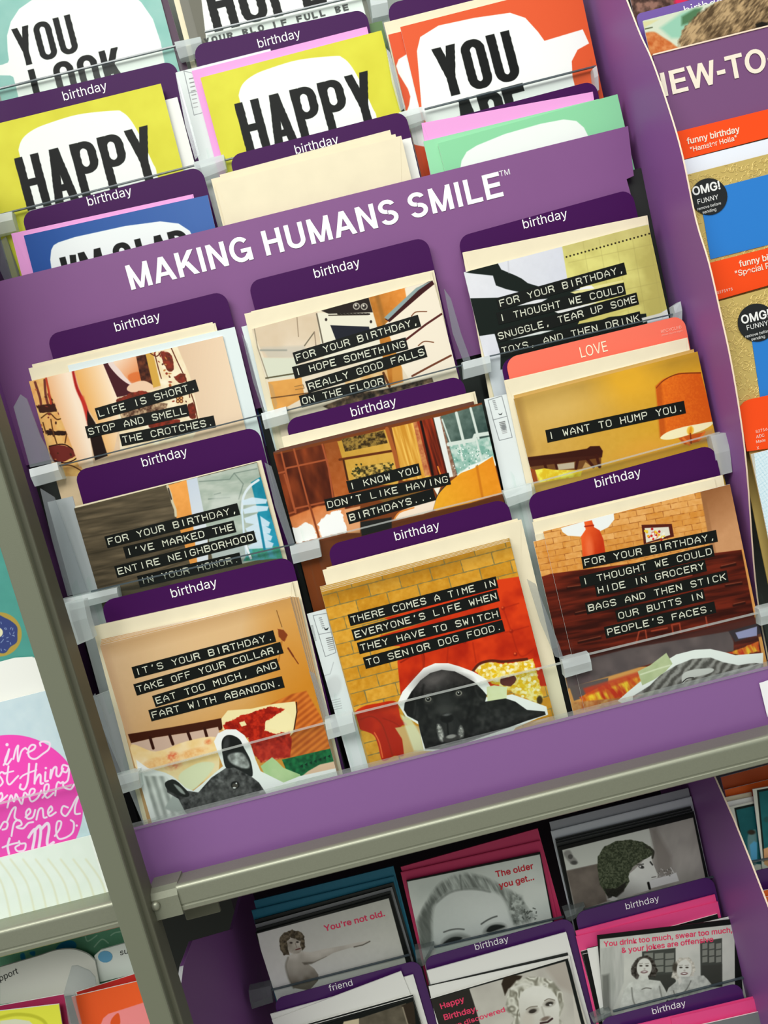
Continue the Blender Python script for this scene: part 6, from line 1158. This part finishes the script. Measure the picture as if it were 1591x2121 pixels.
def art_pink(A):
    A.fill(tex((206, 224, 230), (198, 218, 226), 20, 3)); A.ell(22, 1672, 150, 150, (246, 78, 186)); wc = (248, 226, 244)
    L = lambda w, *v: A.line(zp(*v), w, wc, 1, sm=True); L2 = lambda w, *v: A.line(zq(*v), w, wc, 1, sm=True)
    L(4, 30, 1530, 55, 1480, 75, 1400, 60, 1440, 40, 1500, 60, 1525, 95, 1480); A.ell(*zp(58, 1362)[0], 3.4, 3.4, wc)
    L(4, 110, 1480, 130, 1400, 150, 1370, 145, 1420, 150, 1500, 175, 1420, 205, 1390, 220, 1400); L(4, 225, 1430, 280, 1400, 290, 1370, 260, 1365, 235, 1400, 240, 1460, 290, 1480, 350, 1440, 400, 1400, 410, 1350, 370, 1335, 330, 1345, 335, 1370)
    L(4, 42, 1602, 14, 1588, -8, 1612, 14, 1645, 22, 1675, -4, 1704, -40, 1706); L(4, 70, 1540, 62, 1600, 58, 1660, 80, 1690, 130, 1640, 150, 1620); L(3.4, 30, 1600, 110, 1580)
    L(4.4, 240, 1520, 235, 1600, 225, 1680, 200, 1730, 165, 1720, 170, 1690); L(3.6, 165, 1640, 200, 1610, 300, 1570); L(4.4, 300, 1520, 290, 1600, 285, 1680, 290, 1660, 320, 1610, 335, 1620, 335, 1680, 355, 1680)
    L(4.4, 375, 1590, 372, 1660, 395, 1660); A.ell(*zp(378, 1555)[0], 2.6, 2.6, wc); L(4.4, 420, 1570, 415, 1640, 440, 1560, 465, 1550, 465, 1610, 490, 1620, 520, 1560); L(4, 560, 1540, 520, 1530, 510, 1570, 545, 1590, 570, 1550, 560, 1650, 530, 1680)
    L(4, -20, 1790, 10, 1760, 20, 1790, 0, 1830, 40, 1800, 60, 1780); L(4, 60, 1880, 90, 1780, 115, 1830, 130, 1770, 150, 1800, 180, 1850, 200, 1760, 230, 1780)
    L(4, 240, 1790, 280, 1760, 285, 1730, 255, 1730, 240, 1780, 260, 1830, 310, 1800, 340, 1740); L(4, 350, 1800, 395, 1740, 400, 1690, 370, 1700, 365, 1760, 390, 1800, 440, 1760); L(4, 455, 1780, 465, 1700, 480, 1670, 500, 1680, 520, 1670, 525, 1710, 580, 1730, 610, 1690)
    L(4, 60, 1990, 100, 1900, 130, 1880, 120, 1960, 160, 1990); L(4, 210, 1960, 250, 1920, 240, 1890, 215, 1920, 225, 1970, 270, 1960, 290, 1900); L(4, 300, 1980, 320, 1900, 350, 1890, 360, 1960, 385, 1960); L(4, 395, 1930, 430, 1900, 420, 1870, 395, 1910, 410, 1950, 460, 1920)
    L(4, 560, 1880, 520, 1870, 505, 1920, 540, 1950, 580, 1900, 620, 1820, 645, 1790, 620, 1870, 620, 1930, 660, 1930)
    L2(4, 0, 60, 30, 10, 60, 20, 50, 60, 20, 70); L2(4, 90, 120, 110, 20, 150, -5, 170, 30, 130, 50, 180, 60, 220, 20, 260, 10); L2(5, 70, 260, 60, 200, 75, 140); L2(4, 20, 210, 70, 190, 150, 170); L2(4, 150, 190, 120, 210, 140, 240, 190, 230, 200, 180, 160, 180, 150, 160)
    L2(6, 225, 130, 250, 90, 275, 70, 270, 140, 255, 220); L2(6, 270, 80, 310, 40, 320, 90, 305, 210); L2(6, 320, 70, 370, 20, 385, 60, 370, 160, 380, 195, 420, 170); L2(4, 430, 120, 470, 60, 480, 10, 450, 10, 440, 80, 460, 140, 520, 130, 570, 90, 580, 20, 555, -5); A.ell(*zq(602, 38)[0], 2.4, 2.4, wc)
sheet('greeting_card', 'pale blue card with white script on a bright pink disc left of the post', 'card', (-290, 1527), (97, 1430), -.016, ZB_L, art=art_pink, ppm=3600, hh=.14)
def art_grain(A):
    A.fill(tex((240, 244, 236), (246, 248, 242), 20, 3))
    for x in range(0, 240, 26): A.line([(x - 30, 1780), (x + 4, 1830), (x + 22, 1900)], 3.4, (232, 226, 196), 4, a=.8, sm=True)
    for k in range(22):
        if k not in (7, 14): A.line([(50 + 8 * k, 1897 - 2.05 * k), (55 + 8 * k, 1895.6 - 2.05 * k)], 2.6, (120, 122, 120), 1)
sheet('greeting_card', 'white card with faint grain standing on the left bay rail', 'card', (-200, 1826), (190, 1730), -.0195, Zv(655, -.02), art=art_grain, ppm=3600, hh=.05)
pocket('clear lip in front of the pink disc card in the left bay', (-200, 1716), (150, 1627), -.024, Zv(655, -.024) + .003, .004, edge=M_EDGEW)
tag(box('shelf_board', (-.75, -.026, Zv(655, -.03) - .006), (XLFT - .0045, .16, Zv(655, -.03) - .0012), mat('shelf_steel', (60, 58, 62), .6)), 'steel shelf board behind the rail of the left bay', 'shelf')
tag(box('bay_back_panel', (-.75, .05, -.45), (XLFT - .006, .055, .5), mat('bay_back', (120, 130, 122), .5)), 'grey green back panel of the left bay', 'panel')
def art_leaf(A):
    A.fill(tex((112, 168, 134), (96, 156, 122), 20, 3)); b = (26, 116, 156)
    for a in ((440, 1010, 480, 960, 560, 940, 600, 970, 580, 1010, 500, 1020), (160, 1050, 190, 1040, 200, 1100, 170, 1095), (235, 1030, 275, 1025, 270, 1060, 240, 1050)): A.poly(zq(*a), b, 1.5, sm=True)
    for a in ((670, 910, 690, 945, 760, 900), (740, 990, 800, 930, 850, 960), (870, 900, 900, 880, 950, 870)): A.line(zq(*a), 2.4, (170, 210, 180), 1.2, sm=True)
sheet('greeting_card', 'green card with blue leaves below the left bay rail', 'card', (-120, 2000), (300, 1893), .045 - .012, -.45, art=art_leaf, ppm=2600, hh=.06)
tgm = mat('pale_tag', (214, 214, 204), .6)
t1 = sheared(smooth_pts(zq(0, 1150, 300, 1062, 420, 1022, 520, 1008, 600, 1015, 690, 1050, 745, 1100), False) + zq(790, 1340, 0, 1440), .022, 'divider_tab', 'pale arched divider with black handwriting at bottom left', 'divider', tgm)
lettering('pport', (0, 2033), (38, 2016), lambda x, y: P(x, y, .0217), t1, mat('ink', (40, 42, 40), .6), skew=.2)
t2 = sheared(zq(740, 1060, 790, 1015, 985, 960, 1060, 1200, 770, 1270), .0245, 'divider_tab', 'pale divider with a round blue emblem beside the post', 'divider', mat('pale_tag2', (222, 228, 220), .6))
lettering('su', (249, 1979), (265, 1975), lambda x, y: P(x, y, .0242), t2, mat('ink', (40, 42, 40), .6), skew=.2)
e_ = zq(825, 1068)[0]; sheared([(e_[0] + 15 * math.cos(a), e_[1] + 12 * math.sin(a)) for a in [k * .45 for k in range(14)]], .0241, 'emblem', None, None, mat('emblem_blue', (96, 160, 196), .5), .0003, parent=t2)
sheet('envelope', 'dark red envelope behind the orange card at bottom left', 'envelope', zq(600, 1345)[0], zq(1080, 1195)[0], .016, -.45, mat('dark_red_paper', (196, 44, 36), .6))
def art_or(A): A.fill(grad((222, 84, 36), (150, 2080), (240, 96, 44), (280, 2050))); A.poly(zq(790, 1600, 810, 1550, 850, 1515, 930, 1490, 1130, 1425, 1180, 1600), (240, 140, 140), 1.5); A.poly(zq(870, 1600, 880, 1550, 930, 1510, 940, 1600), (222, 84, 36), 1.5, sm=True)
sheet('greeting_card', 'orange card with a pink letter shape at bottom left', 'card', zq(560, 1382)[0], zq(1100, 1255)[0], .011, -.45, art=art_or, ppm=2600, hh=.05)
sheet('envelope', 'maroon envelope behind the yellow card at the bottom left corner', 'envelope', (-120, 2105), zq(500, 1362)[0], .012, -.45, mat('maroon_paper', (166, 40, 84), .6))
def art_ye(A): A.fill((222, 222, 70)); A.line(zq(0, 1545, 120, 1520, 250, 1530, 340, 1570, 380, 1640), 7, (190, 190, 50), 3, sm=True); A.poly(zq(0, 1570, 120, 1555, 230, 1570, 300, 1640, 0, 1640), (214, 216, 190), 2)
sheet('greeting_card', 'yellow card with an embossed window at the bottom left corner', 'card', (-120, 2108), (122, 2080), .006, -.45, art=art_ye, ppm=2600, hh=.04)
sheared(zq(500, 1350, 560, 1145, 605, 1140, 700, 1180, 745, 1230, 752, 1290, 585, 1345, 600, 1440, 640, 1600, 540, 1600), .004, 'pocket_divider', 'clear curved divider fin between yellow and orange cards', 'divider', M_HAZE, .001)
# ================================================================== right bay
XMIN[0] = XP + .003
zu = Z(1280, 0, 3.788); zw = Z(1400, 540, 2.466); zx = Z(1480, 1560, 3.784)
M_OR = mat('orange_tag', (250, 78, 22), .5, .2); M_CRT = mat('cream_letters', (244, 232, 214), .5); M_STK = mat('black_sticker', (26, 28, 30), .4)
nh = sheared([(1300, 128), (1700, 28), (1700, 210), (1340, 300)], .012, 'header_sign', 'purple header reading NEW-TO at the right bay', 'sign', mat('purple_board_dim', (120, 76, 122), .45), .0015)
sheared([(1300, 125), (1700, 25), (1700, 28), (1300, 128)], .0115, 'top_edge', None, None, M_EDGEC, .002, parent=nh)
heavy_text('NEW-TO-', (1345, 208), (1613, 140), 47, lambda x, y: P(x, y, .0116), nh, M_CRT)
def art_fur(A):
    A.fill((210, 218, 196)); A.poly(zu(330, 220, 500, 100, 620, 60, 520, 300, 420, 300), (150, 200, 176), 8); A.poly(zu(500, 130, 600, 70, 660, 60, 620, 160, 500, 200), (80, 120, 84), 6); A.poly(zu(130, 180, 330, 150, 220, 210, 200, 260, 150, 250), (214, 210, 160), 3); A.line(zu(160, 240, 270, 215), 2, (60, 70, 40), 2)
    A.poly(zu(200, 270, 280, 250, 350, 290, 440, 350, 470, 400, 240, 440, 205, 340), tex((190, 92, 40), (216, 140, 84), 9, 4, k=2), 4, sm=True)
    A.poly(zu(480, 330, 500, 240, 600, 130, 760, 20, 900, -60, 1300, -100, 1300, 260, 480, 430), lambda X, Y: mixc((84, 66, 46), (190, 160, 118), (n2(X, Y, 3.2, 4, 12, 40, 3) - .5) * 1.6 + (n2(X, Y, 30, 7, octv=2) - .5) * 1.2 + .5), 5, rag=4)
    A.poly(zu(1080, 190, 1130, 170, 1178, 180, 1178, 215, 1090, 225), (30, 26, 20), 3)
sheet('greeting_card', 'card of brown fur and an orange ear behind the NEW-TO header', 'card', (1290, 54), (1690, -50), .0175, -.02, art=art_fur, ppm=3200, hh=.07)
tab('glossy purple birthday divider above the brown fur card', (1285, 38), (1660, -60), .024, -.02, 'birthday', (1466, 20), 96, mat('sheen_tinted_tab', (120, 92, 168), .25), rnd=.003)  # dark purple lightened: the sheen is put into the base colour
def art_blur(A): A.fill(tex((70, 50, 44), (150, 110, 96), 9, 4, k=2.2)); A.ell(1412, 0, 16, 8, (226, 44, 90), -20, 4); A.ell(1440, 8, 30, 10, (50, 30, 40), -16, 6, .8)
sheet('greeting_card', 'dark blurred photo card at the top of the right bay', 'card', (1282, -40), (1660, -140), .030, -.02, art=art_blur, ppm=2600, hh=.06)
def orange_tag(label, pts, y, lines):
    o = sheared(pts, y, 'divider_tab', label, 'divider', M_OR)
    for b, p, q, bd in lines: lettering(b, p, q, lambda x, yy: P(x, yy, y - .0003), o, M_CRT, bold=bd)
    return o
orange_tag('orange divider lettered Hamster Holla', [(1370, 281), (1700, 199), (1700, 256), (1390, 337)], .0095, [('funny birthday', (1424, 299), (1533, 273), .018), ('"Hamster Holla"', (1431, 315), (1527, 290), .01)])
sheet('envelope', 'white envelope under the Hamster Holla divider', 'envelope', (1375, 342), (1700, 260), .0075 + .0005, -.04, mat('cool_white_paper', (236, 240, 252), .5), t=.0006)
def gold(A): A.fill(lambda X, Y: mixc((186, 158, 76), (226, 204, 128), np.clip((np.abs(n2(X, Y, 9, 4, octv=2) - .5) * 6), 0, 1) * .4 + .3))
def gold_card(label, tl, tr, y, blue, stk, r, lines, bot=-.185):
    def art(A):
        A.fill((200, 172, 96)); A.poly(blue, (34, 120, 206), 1.3)
    s = sheet('greeting_card', label, 'card', tl, tr, y, bot, mat('gold_foil', (204, 178, 104), .5, .3, .15), mat('gold_edge', (180, 150, 80), .5))
    # raised curls of the embossed border (relief on the same sheet)
    V, Fc = [], []; rr = random.Random(5)
    bx = [s.Mi @ s.place(*p, 0) for p in blue]
    def inb(p):
        c = False
        for i in range(len(bx)):
            a, b = bx[i], bx[(i + 1) % len(bx)]
            if (a.z > p[1]) != (b.z > p[1]) and p[0] < (b.x - a.x) * (p[1] - a.z) / (b.z - a.z) + a.x: c = not c
        return c
    for i in range(900):
        x, z = rr.uniform(-s.w / 2 + .002, s.w / 2 - .002), s.h - rr.uniform(.002, .09)
        if inb((x, z)): continue
        a0, R, sw = rr.uniform(0, 6.28), rr.uniform(.0011, .0024), rr.uniform(1.6, 3.6); N = 5; k = len(V); tw = .00032
        for j in range(N + 1):
            a = a0 + sw * j / N; c, q = math.cos(a), math.sin(a)
            V += [(x + (R - tw) * c, 0, z + (R - tw) * q), (x + R * c, -.00030, z + R * q), (x + (R + tw) * c, 0, z + (R + tw) * q)]
        for j in range(N):
            b = k + 3 * j; Fc += [(b, b + 3, b + 4, b + 1), (b + 1, b + 4, b + 5, b + 2)]
    o = link('embossing', mesh('embossing', V, Fc), mat('gold_relief', (216, 192, 120), .42, .4, .25), s.o); o['kind'] = 'stuff'
    mk = lambda pts, off, th: ([(s.Mi @ s.place(*p, off)) for p in pts], [(s.Mi @ s.place(*p, off)) + Vector((0, th, 0)) for p in pts])
    for nm, pts, m, off in (('blue_panel', blue, mat('blue_print', (36, 124, 208), .45), .0004), ('sticker', [(stk[0] + r * math.cos(k * .1963), stk[1] + r * math.sin(k * .1963)) for k in range(32)], M_STK, .0009)):
        a, b = mk(pts, off, .0003); n = len(a); link(nm, mesh(nm, a + b, [tuple(range(n)), tuple(range(n, 2 * n))[::-1]] + [(i, i + n, (i + 1) % n + n, (i + 1) % n) for i in range(n)]), m, s.o)
    for b, p, q, bd in lines: words(s, b, p, q, mat('sticker_white', (240, 240, 238), .5), bd, off=.0011)
    return s
gold_card('gold embossed card with a blue front and round OMG FUNNY sticker under Hamster Holla', (1395, 369), (1700, 291), .0035, [(1449, 398), (1700, 333), (1700, 480), (1472, 537)], (1469, 407), 38,
          [('OMG!', (1436, 405), (1493, 391), .022), ('FUNNY', (1446, 423), (1489, 412), 0), ('remove before', (1445, 436), (1494, 423), 0), ('sending', (1456, 443), (1484, 436), 0)])
orange_tag('orange divider lettered Special above the lower gold card', [(1440, 552), (1700, 486), (1700, 560), (1462, 628)], -.0005, [('funny birthday', (1532, 553), (1641, 527), .018), ('"Special P', (1524, 573), (1595, 555), .01), ('S271975', (1486, 609), (1518, 601), 0)])
gold_card('lower gold embossed card with OMG FUNNY sticker, beside the cream panel edge', (1468, 630), (1700, 566), -.0055, [(1556, 692), (1700, 655), (1700, 790), (1575, 824)], (1568, 668), 39.5,
          [('OMG!', (1537, 671), (1595, 657), .022), ('FUNNY', (1548, 684), (1592, 673), 0), ('remove before', (1545, 700), (1596, 687), 0), ('sending', (1557, 706), (1585, 699), 0)])
orange_tag('orange rounded divider with tiny print, above the dotted blue card', [(1505, 850), (1536, 840), (1543, 832), (1554, 827), (1600, 817), (1700, 795), (1700, 915), (1520, 942)], -.0095, [('S271640', (1566, 897), (1600, 889), 0), ('ADC', (1567, 908), (1584, 904), 0), ('Made', (1567, 918), (1586, 914), 0), ('X', (1568, 931), (1573, 930), 0)])
def art_dots(A):
    A.fill(tex((206, 204, 190), (192, 190, 178), 20, 3))
    def dots(X, Y):
        U, V = st(X, Y, 30); a = np.sin(U * 1.55) * np.sin(V * 1.55); return mixc((232, 244, 250), (150, 196, 216), np.clip((a - .15) * 3, 0, 1))
    A.poly([(1562, 935), (1700, 900), (1700, 1440), (1600, 1440), (1582, 1148), (1574, 1067)], dots, 1.2)
sheet('greeting_card', 'pale card with fine blue halftone dots at the right edge', 'card', (1520, 950), (1780, 884), -.014, -.188, art=art_dots, ppm=4400, hh=.16)
tag(box('bay_back_panel', (XP + .02, .05, -.19), (.62, .055, .6), mat('bay_back', (120, 130, 122), .5)), 'grey green back panel of the right bay', 'panel')
XMIN[0] = .2095
# right bay under the shelf
def art_tc(A, p, im):
    A.fill((222, 224, 210)); A.poly(p, (22, 34, 30), 1.2); q = [(x + 4, y + 4) for x, y in p]; A.poly(q, tex((36, 112, 116), (28, 96, 100), 20, 4), 1.2); im(A)
def im1(A): A.poly(zx(260, 660, 310, 600, 330, 640, 330, 860, 280, 850), (110, 150, 150), 3, sm=True); A.poly(zx(275, 720, 310, 690, 335, 700, 335, 850, 290, 850), (96, 180, 220), 3); A.ell(*zx(290, 620)[0], 8, 5, (60, 50, 40), 0, 3)
def im2(A): A.poly(zx(385, 750, 440, 730, 440, 900, 390, 870), (226, 170, 120), 2); A.ell(*zx(410, 520)[0], 6, 6, (40, 90, 90), 0, 4)
yz = .10; bz = -.62
sheet('greeting_card', 'white bordered teal card with a blue bottle under the right end of the shelf', 'card', zx(118, 422)[0], zx(420, 350)[0], yz, bz, art=lambda A: art_tc(A, zx(155, 430, 420, 370, 420, 860, 240, 850), im1), ppm=2600, hh=.09)
sheet('greeting_card', 'cards stacked behind the teal card with the blue bottle', 'card', zx(90, 385)[0], zx(400, 320)[0], yz + .002, bz, M_PAPER); sheet('greeting_card', 'rearmost pale card of the teal stack, left corner showing', 'card', zx(65, 352)[0], zx(290, 305)[0], yz + .004, bz, mat('ivory_edge', (226, 214, 184), .6))
sheet('greeting_card', 'white bordered teal card cut by the right picture edge', 'card', zx(300, 283)[0], zx(700, 215)[0], yz - .003, bz, art=lambda A: art_tc(A, zx(333, 290, 600, 240, 600, 900, 385, 850), im2), ppm=2600, hh=.09)
M_OE = mat('orange_envelope', (236, 104, 30), .6)
sheet('envelope', 'orange envelope behind the teal cards', 'envelope', zx(80, 290)[0], zx(500, 190)[0], yz + .007, bz, M_OE); sheet('envelope', 'darker orange envelope set highest behind the teal cards', 'envelope', zx(50, 190)[0], zx(500, 70)[0], yz + .010, bz, mat('rust_envelope', (190, 78, 26), .6))
tab('deep purple divider under the teal cards at the right edge', zx(270, 935)[0], zx(700, 840)[0], yz - .012, bz, m=dk)
sheet('envelope', 'orange envelope under the deep purple divider at the right edge', 'envelope', zx(350, 1085)[0], zx(700, 1010)[0], yz - .018, bz, M_OE); sheet('envelope', 'brighter orange envelope in front at the right edge', 'envelope', zx(345, 1140)[0], zx(700, 1070)[0], yz - .020, bz, mat('bright_orange', (246, 120, 36), .6))
sheet('greeting_card', 'white edged pale blue card lowest at the right edge', 'card', zx(385, 1200)[0], zx(700, 1130)[0], yz - .024, bz, mat('sky_print', (140, 190, 206), .5))
pocket('clear pocket of the teal cards at the right edge', zx(240, 860)[0], zx(600, 800)[0], yz - .007, bz, .016)
